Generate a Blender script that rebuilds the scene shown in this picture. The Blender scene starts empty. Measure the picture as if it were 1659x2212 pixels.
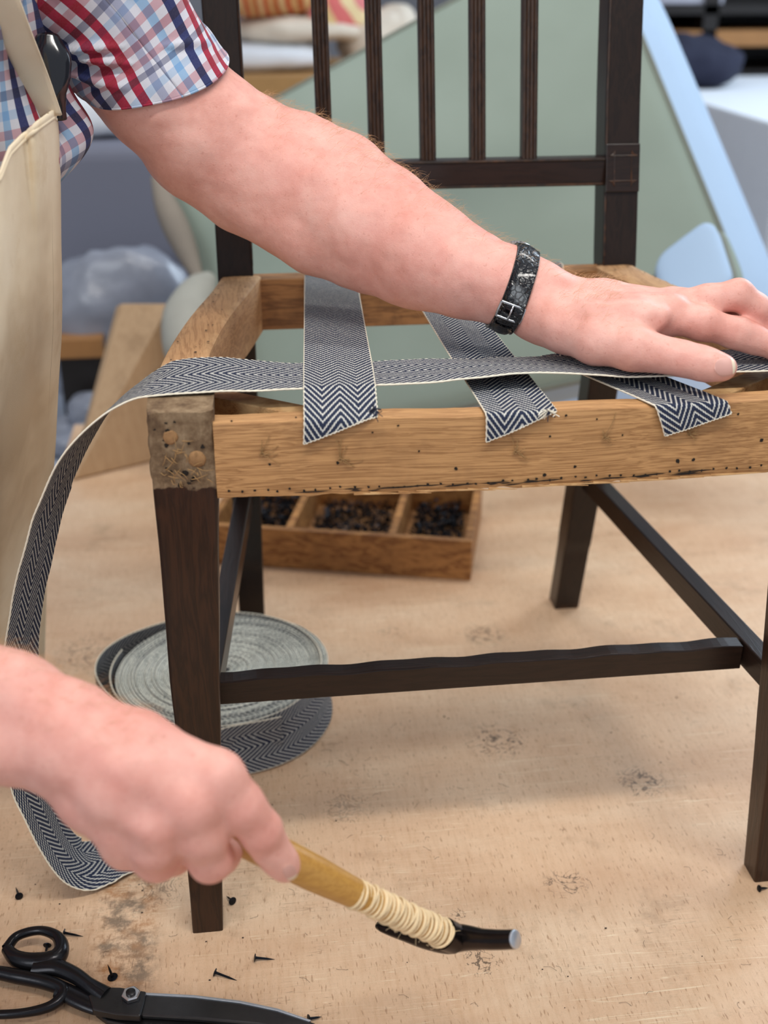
import bpy, math, random
import numpy as np
from mathutils import Vector, Matrix

# ------------------------------------------------------------------ camera, world, lights, exposure
scn = bpy.context.scene
COL = scn.collection
CAM = dict(x=-.1858, y=-.7412, z=.7145, yaw=.1235, pitch=.4347, f=2561.44)
cam_data = bpy.data.cameras.new('camera')
cam = bpy.data.objects.new('camera', cam_data); COL.objects.link(cam)
cam.location = (CAM['x'], CAM['y'], CAM['z'])
cam.rotation_euler = (math.pi/2-CAM['pitch'], 0, -CAM['yaw'])
cam_data.sensor_fit = 'HORIZONTAL'; cam_data.sensor_width = 36
cam_data.lens = CAM['f']/1659*36
cam_data.clip_start = .02; cam_data.clip_end = 60
cam_data.dof.use_dof = True; cam_data.dof.focus_distance = .90; cam_data.dof.aperture_fstop = 6.5
scn.camera = cam
scn.view_settings.view_transform = 'Standard'
scn.view_settings.look = 'None'
scn.view_settings.gamma = 1
scn.view_settings.use_curve_mapping = False
scn.view_settings.exposure = 0.12

world = bpy.data.worlds.new('world'); scn.world = world; world.use_nodes = True
world.node_tree.nodes['Background'].inputs[0].default_value = (.80, .88, 1.0, 1)
world.node_tree.nodes['Background'].inputs[1].default_value = .48

def area(name, loc, target, sx, sy, power, col):
    l = bpy.data.lights.new(name, 'AREA'); l.shape = 'RECTANGLE'; l.size = sx; l.size_y = sy
    l.energy = power; l.color = col
    o = bpy.data.objects.new(name, l); COL.objects.link(o); o.location = loc
    o.rotation_euler = (Vector(target)-Vector(loc)).to_track_quat('-Z', 'Y').to_euler()
    return o
area('ceiling_tube_near', (.1, -.65, 2.1), (0, .1, 0), 1.5, .14, 23, (1, .96, .9))
area('ceiling_tube_mid', (.2, .9, 2.2), (0, .5, 0), 1.6, .16, 15, (1, .96, .9))
area('window_right', (2.6, 2.2, 1.7), (0, .6, .2), 1.6, 1.5, 60, (.72, .86, 1))
area('window_left_front', (-1.9, -2.0, 1.9), (0, .2, .2), 1.4, 1.4, 26, (.9, .95, 1))

# ------------------------------------------------------------------ measuring helpers (turn a measured direction and distance into a point)
cyw, syw = math.cos(CAM['yaw']), math.sin(CAM['yaw']); cpt, spt = math.cos(CAM['pitch']), math.sin(CAM['pitch'])
FW = np.array([syw*cpt, cyw*cpt, -spt]); RT = np.array([cyw, -syw, 0.]); UP = np.cross(RT, FW)
C0 = np.array([CAM['x'], CAM['y'], CAM['z']])
def ray(px, py): return FW+RT*(px-829.5)/CAM['f']-UP*(py-1106)/CAM['f']
def D(px, py, d): return C0+ray(px, py)*d
def PZ(px, py, z): r = ray(px, py); return C0+r*(z-C0[2])/r[2]
def PY(px, py, y): r = ray(px, py); return C0+r*(y-C0[1])/r[1]
rng = np.random.RandomState(7)

# ------------------------------------------------------------------ object helpers
def wl(o):
    v = Vector((0, 0, 0))
    while o: v += o.location; o = o.parent
    return v
def thing(name, loc, label=None, cat=None, group=None):
    o = bpy.data.objects.new(name, None); COL.objects.link(o); o.location = loc; o.empty_display_size = .05
    if label: o['label'] = label
    if cat: o['category'] = cat
    if group: o['group'] = group
    return o
def tag(o, label=None, cat=None, group=None, kind=None):
    if label: o['label'] = label
    if cat: o['category'] = cat
    if group: o['group'] = group
    if kind: o['kind'] = kind
    return o
def obj(name, verts, faces, mats, parent=None, uvs=None, smooth=True, midx=None, label=None, kind=None):
    """verts in world coordinates"""
    me = bpy.data.meshes.new(name)
    v = np.asarray(verts, dtype=np.float32).reshape(-1, 3)
    me.from_pydata(v.tolist(), [], faces if isinstance(faces, list) else faces.tolist())
    if not isinstance(mats, (list, tuple)): mats = [mats]
    for m in mats: me.materials.append(m)
    if midx is not None: me.polygons.foreach_set('material_index', np.asarray(midx, dtype=np.int32))
    if uvs is not None:
        ul = me.uv_layers.new(name='UVMap')
        li = np.empty(len(me.loops), dtype=np.int32); me.loops.foreach_get('vertex_index', li)
        ul.data.foreach_set('uv', np.asarray(uvs, dtype=np.float32)[li].ravel())
    me.polygons.foreach_set('use_smooth', np.full(len(me.polygons), smooth))
    me.update()
    o = bpy.data.objects.new(name, me); COL.objects.link(o)
    if parent is not None:
        o.parent = parent; o.location = -wl(parent)
    if label: o['label'] = label
    if kind: o['kind'] = kind
    return o
def sharp(o, ang=35):
    me = o.data
    me.polygons.foreach_set('use_smooth', np.ones(len(me.polygons), dtype=bool))
    me.set_sharp_from_angle(angle=math.radians(ang))
    return o
def bevel(o, w=.001, seg=2):
    m = o.modifiers.new('bevel', 'BEVEL'); m.width = w; m.segments = seg; m.limit_method = 'ANGLE'; m.angle_limit = math.radians(40)
    m.harden_normals = False
    return o
def nz(p, s, seed=0.):
    """cheap smooth value noise on an array of points, -1..1"""
    q = np.asarray(p)/s+seed*17.31
    i = np.floor(q).astype(np.int64); f = q-i; f = f*f*(3-2*f); r = 0
    for a in (0, 1):
        for b in (0, 1):
            for c in (0, 1):
                h = (i[..., 0]+a)*374761393+(i[..., 1]+b)*668265263+(i[..., 2]+c)*1442695041
                h = (h ^ (h >> 13))*1274126177 & 0x7fffffff
                h = ((h ^ (h >> 16)) & 0xffff)/32767.5-1
                r = r+h*(f[..., 0] if a else 1-f[..., 0])*(f[..., 1] if b else 1-f[..., 1])*(f[..., 2] if c else 1-f[..., 2])
    return r
def norm(v): v = np.asarray(v, float); return v/(np.linalg.norm(v, axis=-1, keepdims=True)+1e-12)
def grid_faces(n, m, wrap_m=False, off=0):
    """n rows x m columns"""
    i = np.arange(n-1)[:, None]; j = np.arange(m if wrap_m else m-1)[None, :]
    a = i*m+j; b = i*m+(j+1) % m
    return (np.stack([a, b, b+m, a+m], -1).reshape(-1, 4)+off)
def spline(pts, n):
    """Catmull-Rom resample, pts (k,d)"""
    P = np.asarray(pts, float); k = len(P)
    P = np.vstack([2*P[0]-P[1], P, 2*P[-1]-P[-2]])
    t = np.linspace(0, k-1-1e-9, n); i = t.astype(int); f = (t-i)[:, None]
    p0, p1, p2, p3 = P[i], P[i+1], P[i+2], P[i+3]
    return .5*(2*p1+(p2-p0)*f+(2*p0-5*p1+4*p2-p3)*f*f+(3*p1-p0-3*p2+p3)*f**3)
def arclen(P): return np.concatenate([[0], np.cumsum(np.linalg.norm(np.diff(P, axis=0), axis=1))])
def even(P, n):
    P = spline(P, max(n*3, 60)); s = arclen(P); t = np.linspace(0, s[-1], n)
    return np.stack([np.interp(t, s, P[:, k]) for k in range(P.shape[1])], 1)
def frames(P, up=(0, 0, 1)):
    T = norm(np.gradient(P, axis=0)); N = np.zeros_like(P)
    n = np.asarray(up, float); n = n-T[0]*(n@T[0])
    if np.linalg.norm(n) < 1e-4: n = np.array([1., 0, 0]); n = n-T[0]*(n@T[0])
    for k in range(len(P)):
        n = n-T[k]*(n@T[k]); n = n/np.linalg.norm(n); N[k] = n
    return T, N, np.cross(T, N)
def tube(P, r, seg=8, up=(0, 0, 1), caps=True, ry=None):
    """verts, faces of a tube round polyline P; r scalar or array; ry second radius"""
    P = np.asarray(P, float); n = len(P); r = np.broadcast_to(np.asarray(r, float), (n,)); ry = r if ry is None else np.broadcast_to(np.asarray(ry, float), (n,))
    T, N, B = frames(P, up)
    a = np.linspace(0, 2*np.pi, seg, endpoint=False)
    V = P[:, None]+N[:, None]*(np.cos(a)[None, :, None]*ry[:, None, None])+B[:, None]*(np.sin(a)[None, :, None]*r[:, None, None])
    V = V.reshape(-1, 3); F = grid_faces(n, seg, True).tolist()
    if caps: F += [list(range(seg))[::-1], list(range((n-1)*seg, n*seg))]
    return V, F
class MB:
    def __init__(s): s.v = []; s.f = []; s.m = []; s.n = 0
    def add(s, V, F, m=0):
        V = np.asarray(V, float).reshape(-1, 3); s.v.append(V)
        s.f += [[int(i)+s.n for i in f] for f in F]; s.m += [m]*len(F); s.n += len(V); return s
    def box(s, c, size, R=None, m=0):
        V = np.array([[x, y, z] for x in (-.5, .5) for y in (-.5, .5) for z in (-.5, .5)])*np.asarray(size)
        if R is not None: V = V@np.asarray(R).T
        return s.add(V+np.asarray(c), BOXF, m)
    def hexa(s, bot, top, m=0):
        """four bottom, four top corners, counter-clockwise seen from above"""
        return s.add(np.vstack([bot, top]), [[3, 2, 1, 0], [4, 5, 6, 7], [0, 1, 5, 4], [1, 2, 6, 5], [2, 3, 7, 6], [3, 0, 4, 7]], m)
    def beam(s, a, b, w, h, up=(0, 0, 1), w2=None, h2=None, m=0):
        """rectangular bar a->b; h along up, w across"""
        a = np.asarray(a, float); b = np.asarray(b, float); t = norm(b-a); u = np.asarray(up, float); u = norm(u-t*(u@t)); sd = np.cross(t, u)
        w2 = w if w2 is None else w2; h2 = h if h2 is None else h2
        q = lambda c, w, h: [c-sd*w/2-u*h/2, c+sd*w/2-u*h/2, c+sd*w/2+u*h/2, c-sd*w/2+u*h/2]
        return s.add(np.array(q(a, w, h)+q(b, w2, h2)), [[0, 1, 2, 3], [7, 6, 5, 4], [0, 4, 5, 1], [1, 5, 6, 2], [2, 6, 7, 3], [3, 7, 4, 0]], m)
    def prism(s, poly, z0, z1, m=0):
        poly = np.asarray(poly, float); k = len(poly)
        V = np.vstack([np.c_[poly, np.full(k, z0)], np.c_[poly, np.full(k, z1)]])
        F = [list(range(k))[::-1], list(range(k, 2*k))]+[[i, (i+1) % k, (i+1) % k+k, i+k] for i in range(k)]
        return s.add(V, F, m)
    def build(s, name, mats, parent=None, smooth=False, **kw):
        return obj(name, np.vstack(s.v), s.f, mats, parent, smooth=smooth, midx=s.m, **kw)
BOXF = [[0, 1, 3, 2], [4, 6, 7, 5], [0, 4, 5, 1], [2, 3, 7, 6], [0, 2, 6, 4], [1, 5, 7, 3]]
def subdiv_bar(secs, n_per=.004, ring=12, rnd=.15):
    """loft of rounded rectangles. secs: list of (center, xaxis, yaxis, hx, hy)"""
    V = []
    a = np.linspace(0, 2*np.pi, ring*4, endpoint=False)+np.pi/4/ring
    c, s = np.cos(a), np.sin(a); e = rnd
    ux = np.sign(c)*np.abs(c)**e; uy = np.sign(s)*np.abs(s)**e
    for (ctr, X, Y, hx, hy) in secs:
        V.append(np.asarray(ctr)+np.outer(ux*hx, X)+np.outer(uy*hy, Y))
    n = len(secs); m = ring*4
    F = grid_faces(n, m, True).tolist()+[list(range(m))[::-1], list(range((n-1)*m, n*m))]
    return np.vstack(V), F

# ------------------------------------------------------------------ material helpers
class NT:
    def __init__(s, name):
        s.mat = bpy.data.materials.new(name); s.mat.use_nodes = True; s.t = s.mat.node_tree; s.N = s.t.nodes; s.L = s.t.links
        s.b = s.N['Principled BSDF']
    def n(s, typ, **kw):
        x = s.N.new(typ)
        for k, v in kw.items():
            if k.startswith('i_'):
                s.put(x.inputs[int(k[2:]) if k[2:].isdigit() else k[2:].replace('_', ' ')], v)
            else: setattr(x, k, v)
        return x
    def put(s, inp, v):
        if isinstance(v, bpy.types.NodeSocket): s.L.new(v, inp)
        elif isinstance(v, bpy.types.Node): s.L.new(v.outputs[0], inp)
        else:
            if hasattr(inp, 'default_value'):
                if inp.type == 'RGBA' and len(v) == 3: v = (*v, 1)
                inp.default_value = v
    def math(s, op, a, b=0., c=None, clamp=False):
        x = s.n('ShaderNodeMath', operation=op, use_clamp=clamp); s.put(x.inputs[0], a); s.put(x.inputs[1], b)
        if c is not None: s.put(x.inputs[2], c)
        return x.outputs[0]
    def mix(s, f, a, b, mode='MIX'):
        x = s.n('ShaderNodeMix', data_type='RGBA', blend_type=mode); s.put(x.inputs[0], f); s.put(x.inputs[6], a); s.put(x.inputs[7], b); return x.outputs[2]
    def coord(s, k='Object'): return s.n('ShaderNodeTexCoord').outputs[k]
    def map(s, vec, scale=(1, 1, 1), loc=(0, 0, 0), rot=(0, 0, 0)):
        x = s.n('ShaderNodeMapping'); s.put(x.inputs[0], vec); x.inputs['Location'].default_value = loc; x.inputs['Scale'].default_value = scale; x.inputs['Rotation'].default_value = rot; return x.outputs[0]
    def noise(s, vec, scale, detail=3, rough=.55, dist=0., out=0):
        x = s.n('ShaderNodeTexNoise'); s.put(x.inputs['Vector'], vec); x.inputs['Scale'].default_value = scale; x.inputs['Detail'].default_value = detail; x.inputs['Roughness'].default_value = rough; x.inputs['Distortion'].default_value = dist
        return x.outputs[out]
    def ramp(s, f, stops, interp='LINEAR'):
        x = s.n('ShaderNodeValToRGB'); s.put(x.inputs[0], f); x.color_ramp.interpolation = interp
        e = x.color_ramp.elements
        while len(e) < len(stops): e.new(.5)
        for k, (p, c) in enumerate(stops): e[k].position = p; e[k].color = (*c, 1) if len(c) == 3 else c
        return x.outputs[0]
    def mr(s, v, a, b, c=0., d=1.):
        x = s.n('ShaderNodeMapRange'); s.put(x.inputs[0], v)
        for k, q in enumerate((a, b, c, d)): x.inputs[k+1].default_value = q
        return x.outputs[0]
    def bump(s, h, strength=.3, dist=.001):
        x = s.n('ShaderNodeBump'); x.inputs['Strength'].default_value = strength; x.inputs['Distance'].default_value = dist; s.put(x.inputs['Height'], h)
        s.L.new(x.outputs[0], s.b.inputs['Normal'])
    def fin(s, col=None, rough=None, metal=None, spec=None, **kw):
        if col is not None: s.put(s.b.inputs['Base Color'], col)
        if rough is not None: s.put(s.b.inputs['Roughness'], rough)
        if metal is not None: s.put(s.b.inputs['Metallic'], metal)
        if spec is not None: s.put(s.b.inputs['Specular IOR Level'], spec)
        for k, v in kw.items(): s.put(s.b.inputs[k.replace('_', ' ')], v)
        return s.mat
def srgb(r, g, b):
    f = lambda c: ((c/255+.055)/1.055)**2.4 if c > 10 else c/255/12.92
    return (f(r), f(g), f(b))
def plain(name, col, rough=.6, metal=0., var=.12, sc=30, spec=.5, bump=0., **kw):
    m = NT(name); c = m.coord(); n = m.noise(c, sc, 3)
    k = m.mix(n, tuple(x*(1-var) for x in col), tuple(min(1, x*(1+var)) for x in col))
    if bump: m.bump(m.noise(c, sc*4, 4), bump, .001)
    return m.fin(k, rough, metal, spec, **kw)
AX = {'x': (1, 12, 12), 'y': (12, 1, 12), 'z': (12, 12, 1)}
def wood(name, c1, c2, axis='x', freq=9., rough=.6, grain=.5, edge=None, raw=None, spec=.5, bump=.25, pores=.4, dark=None, an=1.):
    """c1 light, c2 dark growth line colour, grain runs along the axis"""
    m = NT(name); co = m.coord()
    w = m.noise(co, 6, 2, .5, out=1)
    v = m.n('ShaderNodeVectorMath', operation='MULTIPLY_ADD'); m.put(v.inputs[0], w); v.inputs[1].default_value = (.02/an,)*3; m.put(v.inputs[2], co)
    st = m.map(v.outputs[0], tuple(k/an if k == 1 else k*an for k in AX[axis]))
    n1 = m.noise(st, freq, 4, .6, .4); n2 = m.noise(m.map(co, tuple(k*1.0 if k == 1 else k*6 for k in AX[axis])), 14, 3, .6)
    rings = m.math('FRACT', m.math('MULTIPLY', n1, 5.))
    rings = m.mr(m.math('ABSOLUTE', m.math('SUBTRACT', rings, .5)), .1, .5, 0, 1)
    f = m.math('MULTIPLY', m.math('ADD', m.math('MULTIPLY', rings, grain), m.math('MULTIPLY', n2, pores)), .9, clamp=True)
    col = m.mix(f, c1, c2)
    if dark is not None:
        dn = m.mr(m.noise(co, 16, 4, .65), .52, .72); col = m.mix(m.math('MULTIPLY', dn, dark[1]), col, dark[0])
    if edge is not None:      # rubbed, lighter edges
        g = m.n('ShaderNodeNewGeometry').outputs['Pointiness']
        e = m.math('MULTIPLY', m.mr(g, .515, .56), m.mr(m.noise(co, 60, 3), .4, .6), clamp=True)
        col = m.mix(e, col, edge)
    if raw is not None:       # bare wood above a ragged line
        sep = m.n('ShaderNodeSeparateXYZ'); m.put(sep.inputs[0], co)
        zz = m.math('ADD', sep.outputs[2], m.math('MULTIPLY', m.math('SUBTRACT', m.noise(co, 70, 4), .5), .018))
        rz, rc1, rc2, rc3 = raw
        n3 = m.noise(co, 55, 5, .7); rc = m.ramp(n3, [(.3, rc3), (.46, rc2), (.62, rc1)])
        rc = m.mix(m.math('MULTIPLY', f, .5), rc, rc2)
        k = m.mr(zz, rz-.0008, rz+.0008)
        col = m.mix(k, col, rc); rough = m.mr(k, 0, 1, rough, .85)
    m.bump(m.math('ADD', n2, m.math('MULTIPLY', rings, .5)), bump, .0006)
    return m.fin(col, rough, 0, spec)

WH = srgb(232, 228, 214); NAVY = (.012, .016, .034)
def webbing(name, face='rib'):
    """herringbone; uv.x = 0..1 across the 50 mm width, uv.y = metres along"""
    m = NT(name); uv = m.coord('UV'); s = m.n('ShaderNodeSeparateXYZ'); m.put(s.inputs[0], uv); u, v = s.outputs[0], s.outputs[1]
    tri = m.math('PINGPONG', m.math('ADD', u, .0), .25)     # 0..0.25
    ph = m.math('ADD', m.math('DIVIDE', v, .0057 if face == 'rib' else .0060), m.math('MULTIPLY', tri, -11.5 if face == 'rib' else 13.))
    fr = m.math('FRACT', ph); line = m.math('ABSOLUTE', m.math('SUBTRACT', fr, .5))   # 0 centre .. .5
    # each rib is a rope of short stitches
    st = m.math('FRACT', m.math('MULTIPLY', u, 38.)); st2 = m.math('ABSOLUTE', m.math('SUBTRACT', st, .5))
    v1 = m.math('FRACT', m.math('DIVIDE', v, .0017)); v2 = m.math('ABSOLUTE', m.math('SUBTRACT', v1, .5))
    n = m.noise(uv, 60, 3)
    if face == 'rib':
        wdt = m.math('ADD', .2, m.math('MULTIPLY', m.math('SUBTRACT', n, .5), .25))
        wdt = m.math('ADD', wdt, m.math('MULTIPLY', st2, -.18))
        w = m.math('LESS_THAN', line, wdt)
        h = m.math('ADD', m.math('MULTIPLY', m.mr(line, 0, .3, 1, 0), 1.), m.math('MULTIPLY', st2, -.6))
        w = m.math('MULTIPLY', w, m.mr(m.math('ADD', st2, m.math('MULTIPLY', n, .1)), .52, .40))
    else:
        w = m.math('LESS_THAN', line, m.math('ADD', .12, m.math('MULTIPLY', n, .16)))
        w = m.math('MULTIPLY', w, m.math('LESS_THAN', st2, .30))
        h = m.math('ADD', m.math('MULTIPLY', st2, -1.), m.math('MULTIPLY', line, -.6))
    nv = m.mix(m.noise(uv, 500, 2), NAVY, (.032, .042, .08))
    col = m.mix(w, nv, m.mix(n, srgb(205, 205, 200), WH))
    m.bump(h, .8, .0007)
    return m.fin(col, .9, 0, .2)
M = {}
M['web'] = webbing('herringbone_webbing'); M['webback'] = webbing('herringbone_webbing_reverse', 'dots')
M['cord'] = plain('cream_selvedge', srgb(238, 230, 210), .9, var=.1, sc=300, spec=.2)
RAW = (.392, srgb(150, 128, 100), srgb(112, 90, 66), srgb(66, 46, 32))
M['mahog'] = wood('dark_mahogany', (.020, .0098, .0060), (.008, .0045, .0032), 'z', 9, .36, .6, edge=(.07, .028, .011), bump=.12, pores=.5, spec=.35)
M['mahogx'] = wood('dark_mahogany_stretcher', (.022, .0105, .0068), (.009, .005, .0035), 'x', 9, .30, .6, bump=.12, spec=.4)
M['mahogy'] = wood('dark_mahogany_side', (.022, .011, .0075), (.010, .0055, .004), 'y', 9, .30, .6, bump=.12, spec=.4)
M['slat'] = wood('mahogany_slat', (.045, .020, .009), (.014, .007, .004), 'z', 11, .38, .8, bump=.15, spec=.35)
M['legraw'] = wood('front_leg_wood', (.042, .017, .008), (.014, .007, .004), 'z', 9, .34, .7, edge=(.12, .05, .016), raw=RAW, bump=.35, spec=.35)
M['railx'] = wood('old_beech_rail', srgb(206, 158, 104), srgb(132, 88, 46), 'x', 12, .62, .6, edge=srgb(205, 165, 115), bump=.35, pores=.6, dark=(srgb(120, 82, 48), .5), an=2.4)
M['raily'] = wood('old_beech_side_rail', srgb(190, 148, 104), srgb(140, 100, 64), 'y', 12, .65, .6, edge=srgb(200, 162, 118), bump=.35, dark=(srgb(110, 76, 48), .4))
M['railin'] = wood('rear_rail_wood', srgb(170, 122, 74), srgb(92, 58, 32), 'x', 10, .6, .6, bump=.3, dark=(srgb(62, 38, 22), .8))
M['tray'] = wood('tray_pine', srgb(186, 132, 74), srgb(126, 78, 36), 'x', 5, .6, .9, bump=.15, dark=(srgb(96, 58, 30), .5))
M['hole'] = plain('hole_shadow_brown', (.012, .007, .004), .95)
M['peg'] = plain('oak_peg', srgb(150, 112, 72), .8, var=.3, sc=400, bump=.4)
M['fibre'] = plain('torn_fibre', srgb(150, 116, 74), .9, var=.3, sc=200)
M['iron'] = plain('blued_iron', (.018, .020, .026), .32, .85, var=.5, sc=400)

# workbench top --------------------------------------------------
def bench_mat():
    m = NT('worn_beech_ply'); co = m.coord()
    big = m.noise(m.map(co, (1.2, 3.0, 1)), 3.2, 4, .6, .3)
    col = m.ramp(big, [(.28, srgb(198, 158, 124)), (.5, srgb(214, 178, 144)), (.72, srgb(224, 194, 162))])
    gr = m.noise(m.map(co, (9, 1, 1)), 26, 4, .6)
    col = m.mix(m.math('MULTIPLY', m.mr(gr, .45, .75), .3), col, srgb(176, 130, 88))
    # beech flecks
    fl = m.noise(m.map(co, (620, 110, 1)), 1, 1, .4)
    col = m.mix(m.math('MULTIPLY', m.mr(fl, .64, .72), .55), col, srgb(140, 98, 64))
    # grime patches
    g = m.noise(co, 11, 6, .72); col = m.mix(m.math('MULTIPLY', m.mr(g, .56, .72), .45), col, srgb(140, 112, 84))
    # pale knife scratches
    for (rot, sc, seed) in ((.35, 17, 0), (-1.0, 13, 3), (1.2, 9, 7), (-.12, 21, 11)):
        mp = m.map(co, (1.2, 60, 1), (seed, seed*.7, 0), (0, 0, rot))
        s = m.noise(mp, sc*.16, 2, .4); l = m.mr(m.math('ABSOLUTE', m.math('SUBTRACT', s, .5)), .0, .006, 1, 0)
        k = m.mr(m.noise(m.map(co, (1, 1, 1), (seed, 5, 0)), 7, 2), .52, .62)
        col = m.mix(m.math('MULTIPLY', m.math('MULTIPLY', l, k), .8), col, srgb(236, 214, 180))
    # dark hairline cracks
    for (rot, sc, seed) in ((.6, 15, 2), (-.5, 14, 9), (1.35, 12, 5)):
        mp = m.map(co, (2.5, 50, 1), (seed, seed*.3, 0), (0, 0, rot))
        s = m.noise(mp, sc*.17, 3, .6); l = m.mr(m.math('ABSOLUTE', m.math('SUBTRACT', s, .47)), .0, .006, 1, 0)
        k = m.mr(m.noise(m.map(co, (1, 1, 1), (seed, 8, 0)), 9, 3, .6), .60, .66)
        col = m.mix(m.math('MULTIPLY', m.math('MULTIPLY', l, k), .6), col, srgb(98, 70, 48))
    # ink-like lichen stains at their places
    for (px, py, r, st) in ((1045, 1372, .032, .8), (1070, 1600, .035, .95), (1385, 1688, .028, 1.), (1222, 1908, .022, .9), (1040, 2078, .017, .9), (990, 1975, .008, .9), (200, 1410, .05, .7), (330, 1920, .03, .6), (845, 1365, .02, .5), (745, 1745, .03, .45)):
        c = PZ(px, py, 0); dd = m.n('ShaderNodeVectorMath', operation='DISTANCE'); m.put(dd.inputs[0], co); dd.inputs[1].default_value = (c[0], c[1], 0)
        q = m.math('SUBTRACT', 1, m.math('DIVIDE', dd.outputs['Value'], r), clamp=True)
        wv = m.noise(m.map(co, (1, 1, 1), (px*.1, py*.1, 0)), 48, 5, .62, 1.8)
        web = m.mr(m.math('ABSOLUTE', m.math('SUBTRACT', wv, .5)), .0, .05, 1, 0)
        k = m.math('MULTIPLY', m.mr(m.math('ADD', m.math('MULTIPLY', q, .55), m.math('MULTIPLY', web, .75)), .72, .80), st)
        col = m.mix(m.math('MULTIPLY', k, .85), col, srgb(64, 50, 38))
    # rust/glue stain by the front leg
    a = PZ(265, 2010, 0); sep = m.n('ShaderNodeSeparateXYZ'); m.put(sep.inputs[0], co)
    dx = m.math('ABSOLUTE', m.math('SUBTRACT', sep.outputs[0], float(a[0])+.002)); dy = m.math('ABSOLUTE', m.math('SUBTRACT', sep.outputs[1], float(a[1])))
    k = m.math('MULTIPLY', m.mr(dx, .034, .018), m.mr(dy, .11, .05))
    n5 = m.noise(co, 60, 6, .75)
    k = m.math('MULTIPLY', k, m.mr(n5, .42, .58)); rc = m.mix(m.mr(m.noise(co, 22, 3), .45, .6), srgb(92, 80, 66), srgb(158, 100, 44))
    col = m.mix(m.math('MULTIPLY', k, .75), col, rc)
    m.bump(m.math('ADD', gr, m.math('MULTIPLY', fl, -.6)), .15, .0004)
    return m.fin(col, m.mr(g, .3, .7, .34, .5), 0, .45)
M['bench'] = bench_mat()

# ------------------------------------------------------------------ the room (far behind, thrown out of focus)
RZ = -.86
M['floor'] = plain('concrete_floor', srgb(120, 118, 116), .7, sc=4)
M['wall'] = plain('painted_wall', srgb(170, 172, 180), .8, sc=3)
tag(MB().box((0, 2.2, RZ-.05), (9, 9, .1)).build('floor', M['floor']), kind='structure')
tag(MB().box((0, 5.6, RZ+1.6), (9, .1, 3.2)).build('wall_back', M['wall']), kind='structure')
tag(MB().box((4.4, 2.2, RZ+1.6), (.1, 6.7, 3.2)).build('wall_right', M['wall']), kind='structure')
tag(MB().box((-3.6, 2.2, RZ+1.6), (.1, 6.7, 3.2)).build('wall_left', M['wall']), kind='structure')

bench = thing('workbench', (.4, .3, RZ), 'worn beech workbench with scratched stained top that everything stands on', 'workbench')
b = MB(); b.box((.55, .285, -.02), (2.05, 1.83, .04)); b.build('worktop', M['bench'], bench)
bl = plain('bench_leg_wood', srgb(140, 104, 70), .6)
for sx in (-.35, 1.45):
    for sy in (-.5, 1.08):
        MB().box((sx, sy, (RZ-.04)/2), (.08, .08, -RZ-.04)).build('leg', bl, bench)
for sy in (-.5, 1.08): MB().box((.55, sy, -.09), (1.8, .03, .1)).build('apron_rail', bl, bench)

fm = MB(); hairc = plain('stray_hair', (.05, .03, .02), .8)
for q in range(110):
    c = PZ(rng.uniform(120, 1640), rng.uniform(1500, 2210), .0004) if q < 80 else PZ(rng.normal(770, 60), rng.normal(1690, 60), .0004)
    th = rng.uniform(0, 6.28); L = rng.uniform(.003, .011); cv = rng.uniform(-2.5, 2.5); pts = [c]
    for k in range(6): th += cv/6; pts.append(pts[-1]+np.array([math.cos(th), math.sin(th), 0])*L/6+(0, 0, .0006*math.sin(k*1.2)))
    P_ = np.array(pts); P_[:, 2] = np.maximum(P_[:, 2], .0002); fm.add(*tube(P_, .00011, 3, caps=False))
for q in range(40):
    c = PZ(rng.uniform(60, 1650), rng.uniform(1400, 2210), .0006); r = rng.uniform(.0003, .0009); fm.box(c, (r*2, r, r), rrot0(q) if False else None)
fm.build('stray_hair', hairc, bench, kind='stuff')

# ------------------------------------------------------------------ the chair
H = .448; W2 = .25; RT_Z = .4385
chair = thing('dining_chair', (0, .2, 0), 'dark mahogany slat-back chair stripped to its bare seat frame, standing on the bench', 'chair')
def leg_secs(sx, n=60):
    S = []
    for k in range(n):
        t = k/(n-1); z = H*(1-t)
        w = .0435 if z > .385 else .0435+(.0245-.0435)*((.385-z)/.385)**.9
        d = .040 if z > .385 else .040+(.0245-.040)*((.385-z)/.385)**.9
        cx = sx*(W2-w/2); S.append((np.array([cx, d/2, z]), np.array([1., 0, 0]), np.array([0, 1., 0]), w/2, d/2))
    return S
def rough_up(V, top, amp, seed, zmin=.392):
    k = np.clip((V[:, 2]-zmin)/.01, 0, 1)
    V[:, 0] += nz(V, .006, seed)*amp*k; V[:, 1] += nz(V, .005, seed+3)*amp*k
    pit = np.clip(nz(V, .009, seed+9)-.35, 0, 1)*k
    V[:, 1] += pit*.004*(V[:, 1] < .02)
    V[:, :2] += (nz(V, .05, seed+5)*.0006)[:, None]
    return V
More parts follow.
